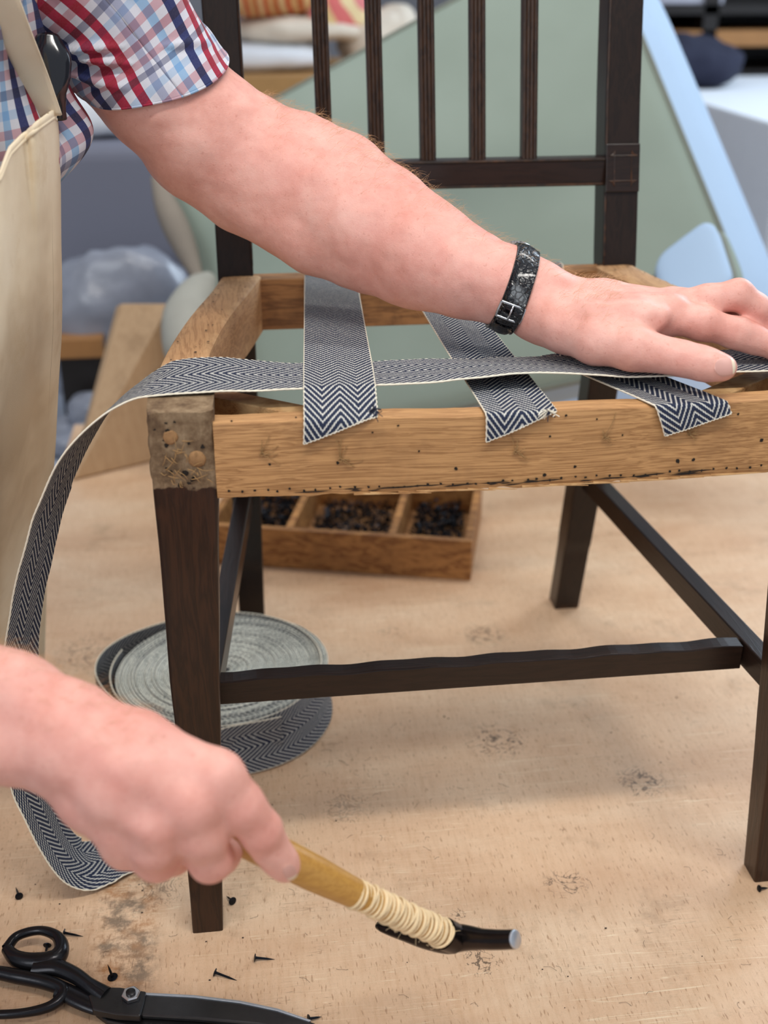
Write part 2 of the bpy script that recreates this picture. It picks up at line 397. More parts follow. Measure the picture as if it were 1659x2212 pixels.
for sx in (-1, 1):
    S = leg_secs(sx, 110); V, F = subdiv_bar(S, ring=16, rnd=.13)
    # broken, gouged top corner
    tz = V[:, 2] > H-.012
    V[tz, 2] -= np.clip(nz(V[tz], .012, 5+sx)+.1, 0, 1)*.006*np.clip(1-(V[tz, 1])/.02, 0, 1)
    V = rough_up(V, H, .0013, 3+sx)
    o = obj('leg', V, F, M['legraw'], chair); sharp(o, 50)
    if sx < 0:
        for (px, py, r) in ((368, 945, .0052), (426, 992, .0058)):
            c = PY(px, py, -.0004); Pp, Fp = tube([c+(0, .004, 0), c, c-(0, .0011, 0)], [r, r, r*.8], 18, (0, 0, 1))
            Pp[:, 0] += nz(Pp, .002, px)*.0005; Pp[:, 2] += nz(Pp, .002, px+1)*.0005
            sharp(obj('peg', Pp, Fp, M['peg'], chair, label='pale round oak peg in the leg top'), 50)
        hm = MB()
        for q in range(20):
            px, py = rng.uniform(330, 452), rng.uniform(905, 1050)
            if 395 < px < 450 and 965 < py < 1015: continue
            c = PY(px, py, -.0009); r = rng.uniform(.0004, .0017)*(1.5 if py > 1000 else 1)
            a = np.linspace(0, 2*np.pi, 9, endpoint=False); rr = r*(1+rng.uniform(-.4, .4, 9))
            hm.add(np.c_[c[0]+rr*np.cos(a)*1.2, np.full(9, c[1]), c[2]+rr*np.sin(a)], [list(range(9))])
        hm.build('worm_hole', M['hole'], chair, kind='stuff')
        fm = MB()     # torn canvas and wood fibres left in the mortice
        for q in range(34):
            t = rng.rand(); base = np.array([345+rng.uniform(0, 105), 1015+rng.uniform(-12, 32)]) if t < .6 else np.array([375+rng.normal(0, 18), 985+rng.normal(0, 22)])
            c = PY(base[0], base[1], -.0016); L = rng.uniform(.003, .011); th = rng.normal(0, 1.)-.4
            d = np.array([math.cos(th), 0, math.sin(th)]); pts = [c, c+d*L*.5+(0, -.0012, rng.uniform(-.001, .001)), c+d*L+(rng.normal(0, .001), -.0004, rng.normal(0, .001))]
            fm.add(*tube(even(pts, 6), [.0003, .00035, .0003, .0003, .0002, .0001], 4))
        fm.build('torn_fibre', M['fibre'], chair, kind='stuff')

# front rail, bowed and lightly worn
def rail_front(x): return -.002-.0065*math.cos(math.pi*x/.42)*1.0
n = 130; V = []; RH = .0535; TH = .0225
for k in range(n):
    x = -.2075+.415*k/(n-1); yf = rail_front(x)
    zt = RT_Z+.0008*math.sin(x*40); zb = RT_Z-RH+.0009*nz(np.array([[x, 0, 0]]), .012)[0]+.0006*nz(np.array([[x, 0, 0]]), .004, 2)[0]
    m_ = 9; prof = []
    for j in range(m_): prof.append((yf+.0012*(j in (0, m_-1)), zb+(zt-zb)*j/(m_-1)))
    for j in range(5): prof.append((yf+.002+(TH-.003)*j/4, zt+.0005 if 0 < j < 4 else zt-.0004))
    for j in range(4): prof.append((yf+TH, zt+(zb-zt)*(j+.5)/4))
    prof.append((yf+TH*.6, zb)); prof.append((yf+.003, zb-.0002))
    V += [(x, y, z) for y, z in prof]
m_ = len(prof); V = np.array(V); V += (nz(V, .006, 4)*.00018)[:, None]
rf = obj('front_rail', V, grid_faces(n, m_, True).tolist()+[list(range(m_))[::-1], list(range((n-1)*m_, n*m_))], M['railx'], chair, label='pale bare beech front seat rail with tack holes'); sharp(rf, 40)
tm = MB()
def disc(mb, c, r, nrm=(0, -1, 0), k=8, m=0, el=1.):
    a = np.linspace(0, 2*np.pi, k, endpoint=False); rr = r*(1+rng.uniform(-.3, .3, k))
    nrm = norm(nrm); t = norm(np.cross(nrm, (0.13, .2, 1))); b_ = np.cross(nrm, t)
    mb.add(np.asarray(c)+np.outer(rr*np.cos(a)*el, t)+np.outer(rr*np.sin(a), b_), [list(range(k))])
for x in np.arange(-.20, .205, .0085):
    xx = x+rng.uniform(-.0015, .0015); disc(tm, (xx, rail_front(xx)-.0004, RT_Z-RH+.005+rng.uniform(-.0008, .0012)), .0009)
for (px, py, r) in ((500, 915, 1.1), (583, 1008, 1.2), (730, 1002, 1.4), (860, 920, 1), (805, 935, .8), (985, 1012, 1.6), (1187, 942, 1.1), (1222, 897, 1.3), (1242, 1007, 1.5), (1289, 905, 1), (1465, 998, 2), (1500, 995, 1.5), (1598, 898, 1.2), (1176, 1025, 1.6), (1650, 955, 1.8), (1490, 1025, 1), (640, 905, .8), (905, 975, .9), (1345, 940, .8)):
    c = PY(px, py, -.008); disc(tm, (c[0], rail_front(c[0])-.0004, c[2]), .0008*r)
for q in range(26):      # long splits just above the lower edge
    x = rng.uniform(-.16, .12); L = rng.uniform(.008, .03); z = RT_Z-RH+.0035+rng.uniform(-.0012, .0012)
    P4 = []
    for t in (0, .33, .66, 1): P4.append((x+L*t, rail_front(x+L*t)-.00045, z+L*t*.03+rng.uniform(-.0003, .0003)))
    w = .0005; V4 = [P4[0]]+[(p[0], p[1], p[2]+w) for p in P4[1:3]]+[P4[3]]+[(p[0], p[1], p[2]-w) for p in P4[2:0:-1]]
    tm.add(V4, [[0, 1, 2, 3, 4, 5]])
tm.build('tack_hole', M['hole'], chair, kind='stuff')
sm = MB()                # splinters along the bottom of the rail
for q in range(16):
    x = -.12+.017*q+rng.uniform(-.005, .005); L = rng.uniform(.018, .045); z = RT_Z-RH+.0008
    y = rail_front(x)-.0006
    sm.beam((x, y, z), (x+L, rail_front(x+L)-.0018, z-.0022+L*.05), .0016, .0013, w2=.0003, h2=.0003)
sm.build('splinter', M['railx'], chair, kind='stuff')
km = MB()                # knots of old thread and hair
for (px, py, s) in ((566, 985, 1), (735, 995, 1), (1112, 975, .8), (1304, 945, .8), (1490, 940, .6)):
    c = PY(px, py, -.008); y = rail_front(c[0])-.0007
    for q in range(10):
        th = rng.uniform(-.7, .5) if q < 6 else rng.uniform(1.1, 1.9); L = rng.uniform(.004, .016)*s
        d = np.array([math.cos(th), 0, math.sin(th)])
        p = even([np.array([c[0], y, c[2]]), np.array([c[0], y-.001, c[2]])+d*L*.5, np.array([c[0], y-.0004, c[2]])+d*L+(0, 0, rng.normal(0, .001))], 6)
        km.add(*tube(p, .00026, 4))
    a = np.linspace(0, 7, 30); km.add(*tube(np.c_[c[0]+.0012*np.cos(a)*(1+.2*np.sin(5*a)), np.full(30, y-.0002)-.0006*rng.rand(30), c[2]+.0012*np.sin(a)], .0004, 5))
c = PY(1330, 900, -.008); p = even([PY(1332, 885, -.006), PY(1322, 915, -.0098), PY(1304, 945, -.0095)], 12); km.add(*tube(p, .0003, 4))
km.build('old_thread', M['fibre'], chair, kind='stuff')

# side rails, curved in plan
def side_curve(sx):
    P = spline([(.2475, .036), (.249, .09), (.243, .16), (.229, .25), (.210, .34), (.201, .392)], 60); P[:, 0] *= sx; return P
for sx in (-1, 1):
    P = side_curve(sx); n = len(P); T = norm(np.gradient(P, axis=0)); Nn = np.c_[-T[:, 1], T[:, 0]]*sx; V = []
    for k in range(n):
        th = .037-.004*math.sin(math.pi*k/(n-1))
        prof = [(0, 0)]+[(0, j) for j in (.25, .5, .75)]+[(0, 1-.03), (.06, 1)]+[(j, 1.012) for j in (.3, .5, .7)]+[(.94, 1), (1, .97)]+[(1, j) for j in (.75, .5, .25)]+[(1, 0)]
        for (a, hgt) in prof:
            q = P[k]+Nn[k]*a*th; V.append((q[0], q[1], RT_Z-.052+hgt*.054+.002*k/n))
    m_ = len(prof); V = np.array(V); V += (nz(V, .008, 6+sx)*.0004)[:, None]
    F = grid_faces(n, m_, True); F = F[:, ::-1] if sx > 0 else F
    sharp(obj('side_rail', V, F.tolist()+[list(range(m_)), list(range((n-1)*m_, n*m_))], M['raily'], chair), 40)
    # tack holes and nicks on the top of the side rail
    hm = MB()
    for q in range(40):
        k = rng.randint(3, n-3); a = rng.choice([rng.uniform(.1, .35), rng.uniform(.6, .9)]); pt = P[k]+Nn[k]*a*.035
        disc(hm, (pt[0], pt[1], RT_Z+.0036+.002*k/n), rng.uniform(.0004, .0012), (0, 0, 1), 7)
    hm.build('nick', M['hole'], chair, kind='stuff')
V, F = [], []
mb = MB(); mb.beam((-.172, .3955, RT_Z-.024), (.172, .3955, RT_Z-.024), .024, .050)
rr = mb.build('rear_rail', M['railin'], chair); bevel(rr, .0012)
for sx in (-1, 1):       # diagonal corner braces
    mb = MB(); mb.beam((sx*.216, .078, RT_Z-.021), (sx*.132, .0165, RT_Z-.021), .018, .036)
    bevel(mb.build('corner_brace', M['railx'], chair), .001)
# rear posts: raked back legs below the seat, back uprights above, one piece
def post_y(z): return .383+.0*0+(.20*(z-.44) if z > .44 else .0+(.096)*((.44-z)/.44)**1.25)
for sx in (-1, 1):
    S = []
    for k in range(120):
        z = 1.0*k/119; y = post_y(z); w = .034 if z > .44 else .0335-.004*(.44-z)/.44
        sl = (post_y(z+.002)-post_y(z-.002))/.004
        xo = .205+(.006*max(0, z-.6)/.4)
        S.append((np.array([sx*(xo-w/2), y+.0175, z]), np.array([1., 0, 0]), np.array([0, 1., 0]), w/2, .0175 if z > .1 else .015))
    V, F = subdiv_bar(S, ring=12, rnd=.10); V += (nz(V, .06, 8+sx)*.0005)[:, None]
    sharp(obj('rear_post', V, F, M['mahog'], chair), 50)
    # moulding bead along the inner edge, and the carved block where the low rail meets the post
    bp = np.array([(sx*(.172+.006*max(0, z-.6)/.4), post_y(z)-.0006, z) for z in np.linspace(.555, .99, 50)])
    V, F = tube(bp, .0013, 8); sharp(obj('bead', V, F, M['slat'], chair))
    bp2 = np.array([(sx*.172, post_y(z)-.0004, z) for z in np.linspace(.452, .508, 10)])
    V, F = tube(bp2, .0011, 6); sharp(obj('bead', V, F, M['mahog'], chair))
    cx, zc = sx*.188, .5335; yb = post_y(zc)
    mb = MB(); mb.beam((cx, post_y(zc-.022)-.0012, zc-.022), (cx, post_y(zc+.022)-.0012, zc+.022), .0335, .004, up=(0, -1, 0))
    cb = mb.build('carved_block', M['mahogx'], chair); bevel(cb, .0008)
    g = []
    hw, hh, rc = .0135, .0165, .005
    for (qx, qz, a0) in ((1, 1, math.pi*1.5), (1, -1, math.pi), (-1, -1, math.pi/2), (-1, 1, 0.)):
        for a in np.linspace(0, math.pi/2, 7):
            th = {(1, 1): math.pi*1.5-a*1, (1, -1): math.pi-a, (-1, -1): math.pi/2-a, (-1, 1): 2*math.pi-a}[(qx, qz)]
            g.append((qx*hw+rc*math.cos(th), qz*hh+rc*math.sin(th)))
    g.append(g[0]); gp = np.array([(cx+x, post_y(zc+z)-.0034, zc+z) for x, z in g])
    V, F = tube(gp, .0007, 6, (0, 1, 0)); sharp(obj('carved_border', V, F, M['mahog'], cb))
# low back rail, crest rail, five reeded slats
yl = post_y(.53)
mb = MB(); mb.box((0, yl+.011, .530), (.345, .018, .0265)); lr = mb.build('low_back_rail', M['mahogx'], chair); bevel(lr, .0012)
for z in (.5415, .5185):
    V, F = tube(np.array([(-.171, yl+.0015, z), (.171, yl+.0015, z)]), .0011, 8); sharp(obj('bead', V, F, M['mahog'], lr))
mb = MB(); mb.beam((-.215, post_y(.99)+.014, .985), (.215, post_y(.99)+.014, .985), .024, .055); bevel(mb.build('crest_rail', M['mahogx'], chair), .004)
for x in (-.0985, -.0495, -.0005, .0475, .0975):
    z0, z1 = .5425, .96; n = 60; V = []
    xs = np.linspace(-1, 1, 25); 
    for k in range(n):
        z = z0+(z1-z0)*k/(n-1); y = post_y(z)+.004; w = .0072
        front = [(x*1.0+w*q+(.0 if x == 0 else x*.02*(z-z0)/.4), y-.0011*abs(math.sin(q*math.pi*2))-.0006) for q in xs]
        V += [(a, b_, z) for a, b_ in front]+[(front[-1][0], y+.011, z), (front[0][0], y+.011, z)]
    m_ = len(xs)+2; sharp(obj('slat', V, grid_faces(n, m_, True).tolist()+[list(range(m_))[::-1], list(range((n-1)*m_, n*m_))], M['slat'], chair), 40)
# stretchers
for sx in (-1, 1):
    mb = MB(); mb.beam((sx*.229, .025, .188), (sx*.190, post_y(.19)+.012, .192), .0165, .023); bevel(mb.build('side_stretcher', M['mahogy'], chair), .0012)
n = 70; V = []
for k in range(n):
    x = -.219+.434*k/(n-1); wob = .0006*math.sin(x*70)+.0005*math.sin(x*133+1)
    V += [(x, .062, .1765), (x, .062+.0, .1985+wob), (x, .0765, .1990+wob), (x, .0765, .1765)]
cs = obj('cross_stretcher', V, grid_faces(n, 4, True).tolist()+[[3, 2, 1, 0], [4*n-4, 4*n-3, 4*n-2, 4*n-1]], M['mahogx'], chair, smooth=False); bevel(cs, .001)
mb = MB(); mb.beam((-.185, post_y(.19)+.018, .26), (.185, post_y(.19)+.018, .26), .014, .022); bevel(mb.build('rear_stretcher', M['mahogx'], chair), .0012)

# ------------------------------------------------------------------ webbing strips
def ribbon(name, C, Wd, parent, nn=None, thick=.0013, width=.05, m=20, mats=('web', 'webback'), end_cut=None, vs=None, amp=.0004, flip=False, cord=True):
    """C centre line (n,3), Wd unit width vectors (n,3)"""
    n = len(C); s = arclen(C); u = np.linspace(0, 1, m+1)
    T = norm(np.gradient(C, axis=0)); N = norm(np.cross(Wd, T)); N = -N if flip else N
    u2 = np.broadcast_to((u-.5)[None, :], (n, m+1)).copy()
    P = C[:, None]+Wd[:, None]*(u2*width)[..., None]
    if end_cut is not None:    # slanting cut across the last stretch: (a,b) extra length at the two edges
        a, b_ = end_cut; L = s[-1]; k = np.clip((s-(L-.03))/.03, 0, 1)[:, None]
        P = P+T[:, None]*(k*(a+(b_-a)*u[None, :]))[..., None]
    sv = np.broadcast_to(s[:, None], (n, m+1))+(0 if end_cut is None else k*(end_cut[0]+(end_cut[1]-end_cut[0])*u[None, :]))
    P = P+N[:, None]*(amp*nz(P, .02, 3))[..., None]
    top = P+N[:, None]*thick/2; bot = P-N[:, None]*thick/2
    V = np.concatenate([top.reshape(-1, 3), bot.reshape(-1, 3)]); q = n*(m+1)
    U = np.stack([np.broadcast_to(u[None, :], (n, m+1)), sv], -1).reshape(-1, 2); U = np.vstack([U, U])
    F1 = grid_faces(n, m+1); F2 = F1[:, ::-1]+q; F = np.vstack([F1, F2]).tolist(); mi = [0]*len(F1)+[1]*len(F2)
    ring = [(k*(m+1), (k+1)*(m+1)) for k in range(n-1)]
    for a_, b__ in ring: F.append([a_, b__, b__+q, a_+q]); mi.append(2)
    for a_, b__ in ring: F.append([b__+m, a_+m, a_+m+q, b__+m+q]); mi.append(2)
    for k in (0, n-1):
        for j in range(m):
            a_, b__ = k*(m+1)+j, k*(m+1)+j+1; F.append([a_, b__, b__+q, a_+q] if k else [b__, a_, a_+q, b__+q]); mi.append(0)
    o = obj(name, V, F, [M[mats[0]], M[mats[1]], M['cord']], parent, uvs=U, midx=mi); sharp(o, 60)
    if cord:
        cm = MB()
        for e, sg in ((0, -1), (m, 1)):
            E = P[:, e]+Wd*sg*.0003; k = max(int(s[-1]/.0011), 8); E = np.stack([np.interp(np.linspace(0, s[-1], k), s, E[:, j]) for j in range(3)], 1)
            Wk = np.stack([np.interp(np.linspace(0, s[-1], k), s, Wd[:, j]) for j in range(3)], 1)
            E = E+Wk*(np.sin(np.arange(k)*1.57)*.00022)[:, None]
            cm.add(*tube(E, .00058*(1+.25*np.sin(np.arange(k)*1.57+.8)), 6))
        if end_cut is not None:
            cm.add(*tube(even(P[-1], 60)+T[-1]*0.0002, .0005*(1+.4*np.sin(np.arange(60)*2.1)), 5))
        sharp(cm.build('selvedge', M['cord'], o), 80)
    return o
def strip(label, start, end, cl, cr, lift=0., sag=0., ride=0., n=120):
    """flat path from start to end in (x, s), s = distance past the rail's upper edge, then folded over that edge; cl, cr = the two cut corners (x, s)"""
    a = np.array(start, float); b_ = np.array(end, float); t = norm(b_-a); w = np.array([-t[1], t[0]]); w = w if w[0] > 0 else -w
    el = (np.array(cl)-b_)@t; er = (np.array(cr)-b_)@t; m = 22; u = np.linspace(0, 1, m+1); L = np.linalg.norm(b_-a)
    k = np.linspace(0, 1, n); rf_ = .0028; zt = RT_Z+.0018
    V2 = a+t*(k[:, None, None]*(L+el*(1-u)+er*u)[None, :, None])+w*((u-.5)*.048)[None, :, None]
    x, q = V2[..., 0], V2[..., 1]
    yf = np.vectorize(rail_front)(x)
    arc = np.clip(q/rf_, 0, math.pi/2); over = np.maximum(q-rf_*math.pi/2, 0)
    y = yf-.0022+rf_-np.minimum(q, 0)-rf_*np.sin(arc)*1.0-.0010*np.sin(np.clip(over/.02, 0, 1)*math.pi); z = zt-rf_*(1-np.cos(arc))-over
    z = z+lift*np.clip(-q/.36, 0, 1)-sag*np.sin(np.pi*np.clip((-q-.02)/.33, 0, 1))+ride*np.interp(-q, [0, .012, .03, .06, .085, .20, .38], [0, .45, .95, 1, .95, .5, 0])
    P = np.stack([x, y, z], -1)
    wav = .0010*nz(np.stack([x, q, 0*x], -1), .014, 3)*np.clip(q/.01, 0, 1); P[..., 1] -= np.abs(wav)
    root = thing('webbing_strip', (float(P[-30, 10, 0]), float(P[-30, 10, 1]), RT_Z), label, 'webbing', 'cut webbing strips across the seat')
    du = np.gradient(P, axis=1); dv = np.gradient(P, axis=0); N_ = norm(np.cross(du, dv)); N_ = np.where((N_[..., 2:] < 0) & (q[..., None] < 0), -N_, N_)
    sg = 1 if np.cross(du[2, 5], dv[2, 5])[2] > 0 else -1; N_ = norm(np.cross(du, dv))*sg
    V = np.vstack([(P+N_*.0007).reshape(-1, 3), (P-N_*.0007).reshape(-1, 3)]); qn = n*(m+1); F1 = grid_faces(n, m+1); F1 = F1 if sg < 0 else F1
    F = F1.tolist()+(F1[:, ::-1]+qn).tolist(); mi = [0]*len(F1)+[1]*len(F1)
    for i in range(n-1):
        for e in (0, m): F.append([i*(m+1)+e, (i+1)*(m+1)+e, (i+1)*(m+1)+e+qn, i*(m+1)+e+qn]); mi.append(2)
    for j in range(m): F.append([(n-1)*(m+1)+j, (n-1)*(m+1)+j+1, (n-1)*(m+1)+j+1+qn, (n-1)*(m+1)+j+qn]); mi.append(0)
    along = (V2-a)@t; U = np.stack([np.broadcast_to(u[None], along.shape), along], -1).reshape(-1, 2)
    o = obj('webbing', V, F, [M['web'], M['webback'], M['cord']], root, uvs=np.vstack([U, U]), midx=mi); sharp(o, 60)
    cm = MB()
    for e in (0, m):
        E_ = P[:, e]; ss = arclen(E_); kk_ = int(ss[-1]/.0011); E2 = np.stack([np.interp(np.linspace(0, ss[-1], kk_), ss, E_[:, c_]) for c_ in range(3)], 1)
        E2[:, 0] += np.sin(np.arange(kk_)*1.57)*.00025; cm.add(*tube(E2, .0006*(1+.25*np.sin(np.arange(kk_)*1.57+.8)), 6))
    E2 = even(P[-1], 70)+np.array([0, -.0004, -.0003]); cm.add(*tube(E2+np.outer(np.sin(np.arange(70)*1.7)*.0004, [0, 0, 1]), .00045, 5))
    sharp(cm.build('selvedge', M['cord'], o), 80)
    return root
s1 = strip('vertical herringbone webbing strip nearest the raw front leg block, lying over the long strap', (-.0985, -.385), (-.1235, .005), (-.146, .0175), (-.101, -.001), lift=.002, ride=.0125)
s2 = strip('middle slanting webbing strip with frayed white threads at its cut corner', (-.004, -.33), (-.002, .005), (-.0255, .0205), (.0200, .001), lift=-.002, sag=.001)
s3 = strip('webbing strip folded over the front rail just under the thumb', (.066, -.135), (.118, .004), (.098, .0235), (.1475, .0085), lift=-.003, sag=.002)
fr = MB()      # frayed ends
for root, (px, py) in ((s2, (1180, 885)), (s1, (800, 890))):
    fr = MB(); c = PY(px, py, -.013)
    for q in range(16):
        th = rng.uniform(-2.8, .9) if root is s2 else rng.uniform(-.6, 1.2); L = rng.uniform(.003, .009)
        d = np.array([math.cos(th), -.25, math.sin(th)])
        p = even([c+rng.normal(0, .0008, 3), c+d*L*.6+rng.normal(0, .0008, 3), c+d*L+rng.normal(0, .0015, 3)], 6)
        fr.add(*tube(p, .0003, 4), m=int(q % 3 == 0 or root is s1))
    fr.build('frayed_thread', [M['cord'], plain('navy_thread', NAVY, .9)], root, kind='stuff')
# short end of the strip tacked at the rear rail, behind the wrist
root = thing('webbing_strip', (.125, .4, RT_Z), 'short frayed webbing end on the rear rail just behind the watch', 'webbing', 'cut webbing strips across the seat')
C = even([(.118, .405, RT_Z+.0035), (.117, .392, RT_Z+.004), (.112, .37, RT_Z+.003), (.104, .33, RT_Z-.001)], 24)
ribbon('webbing', C, np.tile([1., .0, 0], (24, 1)), root, width=.03)

# ------------------------------------------------------------------ webbing roll with its long strap
roll = thing('webbing_roll', (-.215, .33, 0), 'roll of herringbone webbing behind the front leg, its free end drawn across the seat', 'webbing')
rc = np.array([-.222, .325]); 
def coil_ring(name, r0, r1, pitch, h0, h1, mats, wob=.0, seg=96, th=.0011, dish=.006):
    turns = (r1-r0)/pitch; n = int(turns*seg); a = np.linspace(0, turns*2*np.pi, n); r = r0+(r1-r0)*np.linspace(0, 1, n)
    r = r+wob*np.sin(2*a+.5)*(r/r1)
    tt = np.floor(a/(2*np.pi)); hs = nz(np.c_[tt*3.1, tt*0, tt*0], 1.0)*.0011
    zb = h0+.0003+hs*0; zt = h1+hs+dish*((r/r1)**2-1)*.4+.0003*np.sin(a*23+tt)
    cx, cy = rc[0]+np.cos(a)*r, rc[1]+np.sin(a)*r; nx, ny = np.cos(a), np.sin(a)
    L = [np.c_[cx+nx*th/2, cy+ny*th/2, np.full(n, zb)], np.c_[cx+nx*th/2, cy+ny*th/2, zt-.0005], np.c_[cx, cy, zt], np.c_[cx-nx*th/2, cy-ny*th/2, zt-.0005], np.c_[cx-nx*th/2, cy-ny*th/2, np.full(n, zb)]]
    V = np.stack(L, 1).reshape(-1, 3); F = grid_faces(n, 5)
    s = np.concatenate([[0], np.cumsum(np.hypot(np.diff(cx), np.diff(cy)))])
    U = np.stack([np.stack([np.full(n, q), s], -1) for q in (0, .97, 1., .97, 0)], 1).reshape(-1, 2)
    return V, F, U
def coiltop():
    m = NT('wound_webbing_edges'); co = m.coord(); n = m.noise(co, 420, 3, .7); n2 = m.noise(co, 34, 4, .6)
    f = m.math('ADD', m.math('MULTIPLY', n, .9), m.math('MULTIPLY', n2, .35))
    c = m.ramp(f, [(.40, srgb(96, 104, 104)), (.52, srgb(190, 194, 184)), (.64, srgb(236, 236, 222))])
    m.bump(n, .5, .001); return m.fin(c, .95, 0, .1)
M['coiltop'] = coiltop()
V, F, U = coil_ring('coil', .006, .108, .00165, 0, .048, None, wob=.004)
mi = np.tile([0, 1, 1, 0], len(F)//4)
obj('coil', V, F.tolist(), [M['web'], M['coiltop']], roll, uvs=U, midx=mi, smooth=True)
# loose outer turns
a = np.linspace(-3.5, 3.75, 150); rr_ = .111+.006*np.sin(a*1.0-2.2)+.018*np.exp(-((a-2.9)/.55)**2)+.004*np.exp(-((a+1.2)/.7)**2)
C = np.c_[rc[0]+np.cos(a)*rr_, rc[1]+np.sin(a)*rr_, np.full(150, .0262)]
tilt = .35*np.exp(-((a+1.0)/1.2)**2)
Wd = norm(np.c_[-np.cos(a)*tilt, -np.sin(a)*tilt, np.ones(150)])
ribbon('outer_wrap', C, Wd, roll, width=.05, m=10)
# the strap: from the roll, a loop on the bench, up past the apron, over the side rail, across the seat, under the hand
ys = .056
def LY(px, py, y=ys): return PY(px, py, y)
zs = RT_Z+.0036
zs = .4500
path = [(.262, .060, zs-.003), (.236, .058, zs-.002), (.16, .055, zs-.001), (.09, .054, zs-.001), (.02, .060, zs+.0005), (-.04, .057, zs+.0005), (-.085, .055, zs), (-.1235, .054, zs), (-.165, .054, zs), (-.21, .054, zs+.001), (-.240, .054, zs-.0005),
        LY(300, 845), LY(232, 893), LY(180, 950), LY(136, 1030), LY(100, 1130), LY(72, 1240), LY(48, 1380), LY(38, 1520), LY(52, 1640, .058), LY(88, 1745, .062), LY(128, 1830, .066), LY(170, 1885, .072), LY(212, 1910, .082), LY(255, 1895, .094), LY(300, 1850, .11), LY(345, 1790, .125), LY(400, 1720, .145), LY(470, 1650, .175), LY(560, 1610, .205)]
path[-1] = (rc[0]+.055, rc[1]-.104, .0262)
path[-2] = (rc[0]-.01, rc[1]-.125, .027)
path = [np.array(p, float) for p in path]
for p in path[11:]: p[2] = max(p[2], .003)
C = even(path, 420); s = arclen(C)
T = norm(np.gradient(C, axis=0))
k0 = np.searchsorted(-C[:, 0], .20)
Wd = np.tile([0., 1., 0], (len(C), 1)); t = np.linspace(0, 1, len(C))
sx_ = np.interp(C[:, 0], [-.26, -.235, -.2, -.15, -.05, .0, .05, .1], [.05, .16, .16, .04, .0, -.10, -.06, 0])*(t < .5)
Wd = norm(Wd+np.c_[0*sx_, 0*sx_, sx_]); C[:, 2] += np.maximum(sx_, 0)*.022
hang = np.clip((t-.345)/.10, 0, 1)*np.clip((.72-t)/.1, 0, 1); Wd = norm(Wd+np.c_[hang*.42, 0*hang, 0*hang])
# twist to stand on edge as it joins the roll
tw = np.clip((t-.78)/.20, 0, 1); tw = tw*tw*(3-2*tw)
Wd = norm(Wd*(1-tw)[:, None]+np.array([0, 0, 1.])*tw[:, None])
lp = np.exp(-((t-.70)/.07)**2)[:, None]; Wd = norm(Wd+lp*np.array([.25, 0, .55]))
Wd = norm(Wd-T*np.sum(Wd*T, 1, keepdims=True))
half = .025*np.abs(Wd[:, 2]); C[:, 2] = np.maximum(C[:, 2], half+.0012)
kn = np.hanning(41); kn /= kn.sum(); Cs = np.stack([np.convolve(np.pad(C[:, k], 20, mode='edge'), kn, 'valid') for k in range(3)], 1); bl = np.clip((t-.60)/.05, 0, 1)*np.clip((.93-t)/.05, 0, 1); C = C+(Cs-C)*bl[:, None]; C[:, 2] = np.maximum(C[:, 2], half+.0012)
ribbon('strap', C, Wd, roll, m=20, mats=('webback', 'webback'), flip=True, amp=.0008)

# ------------------------------------------------------------------ compartment tray with tacks
tray = thing('compartment_tray', (-.05, .68, 0), 'low pine tray with open compartments of dark tacks under the chair', 'tray')
ta = np.array([.0875, .566]); tdx = norm(np.array([-.316, .086])); tdy = norm(np.array([.086, .316])); TW, TD, THh = .345, .20, .056
def tp(u, v, z): q = ta+tdx*u+tdy*v; return np.array([q[0], q[1], z])
def tbox(u0, u1, v0, v1, z0, z1, name, mat=M['tray'], parent=tray, **k):
    mb = MB(); mb.hexa([tp(u1, v0, z0), tp(u0, v0, z0), tp(u0, v1, z0), tp(u1, v1, z0)], [tp(u1, v0, z1), tp(u0, v0, z1), tp(u0, v1, z1), tp(u1, v1, z1)])
    o = mb.build(name, mat, parent, **k); bevel(o, .0012); return o
w_ = .0095
tbox(0, TW, 0, w_, 0, THh, 'front_board'); tbox(0, TW, TD-w_, TD, 0, THh, 'rear_board')
tbox(0, w_, w_, TD-w_, 0, THh, 'end_board'); tbox(TW-w_, TW, w_, TD-w_, 0, THh, 'end_board')
tbox(.098, .098+w_, w_, TD-w_, .006, THh-.002, 'divider'); tbox(.232, .232+w_, w_, TD-w_, .006, THh-.002, 'divider')
tbox(.002, TW-.002, .002, TD-.002, .001, .006, 'base_board', M['railin'])
def tack_geo(L=.014, r=.0034, rs=.00085):
    V, F = tube(np.array([(0, 0, 0), (0, 0, .0006), (0, 0, .0011)]), [r*.9, r, r*.5], 12, (0, 1, 0))
    V2, F2 = tube(np.array([(0, 0, .0008), (0, 0, -.0012), (0, 0, -L*.6), (0, 0, -L)]), [rs*1.8, rs*1.3, rs, .0001], 6, (0, 1, 0)); return (V, F), (V2, F2)
(hv, hf), (kv, kf) = tack_geo(.013, .003)
(lv, lf) = tube(np.array([(0, 0, .0), (0, 0, .0008)]), [.0028, .0024], 6, (0, 1, 0)); (l2, lf2) = tube(np.array([(0, 0, 0), (0, 0, -.012)]), [.0012, .0002], 4, (0, 1, 0), caps=False)
tk = MB()
def rrot():
    q = rng.normal(size=4); q /= np.linalg.norm(q); w, x, y, z = q
    return np.array([[1-2*(y*y+z*z), 2*(x*y-z*w), 2*(x*z+y*w)], [2*(x*y+z*w), 1-2*(x*x+z*z), 2*(y*z-x*w)], [2*(x*z-y*w), 2*(y*z+x*w), 1-2*(x*x+y*y)]])
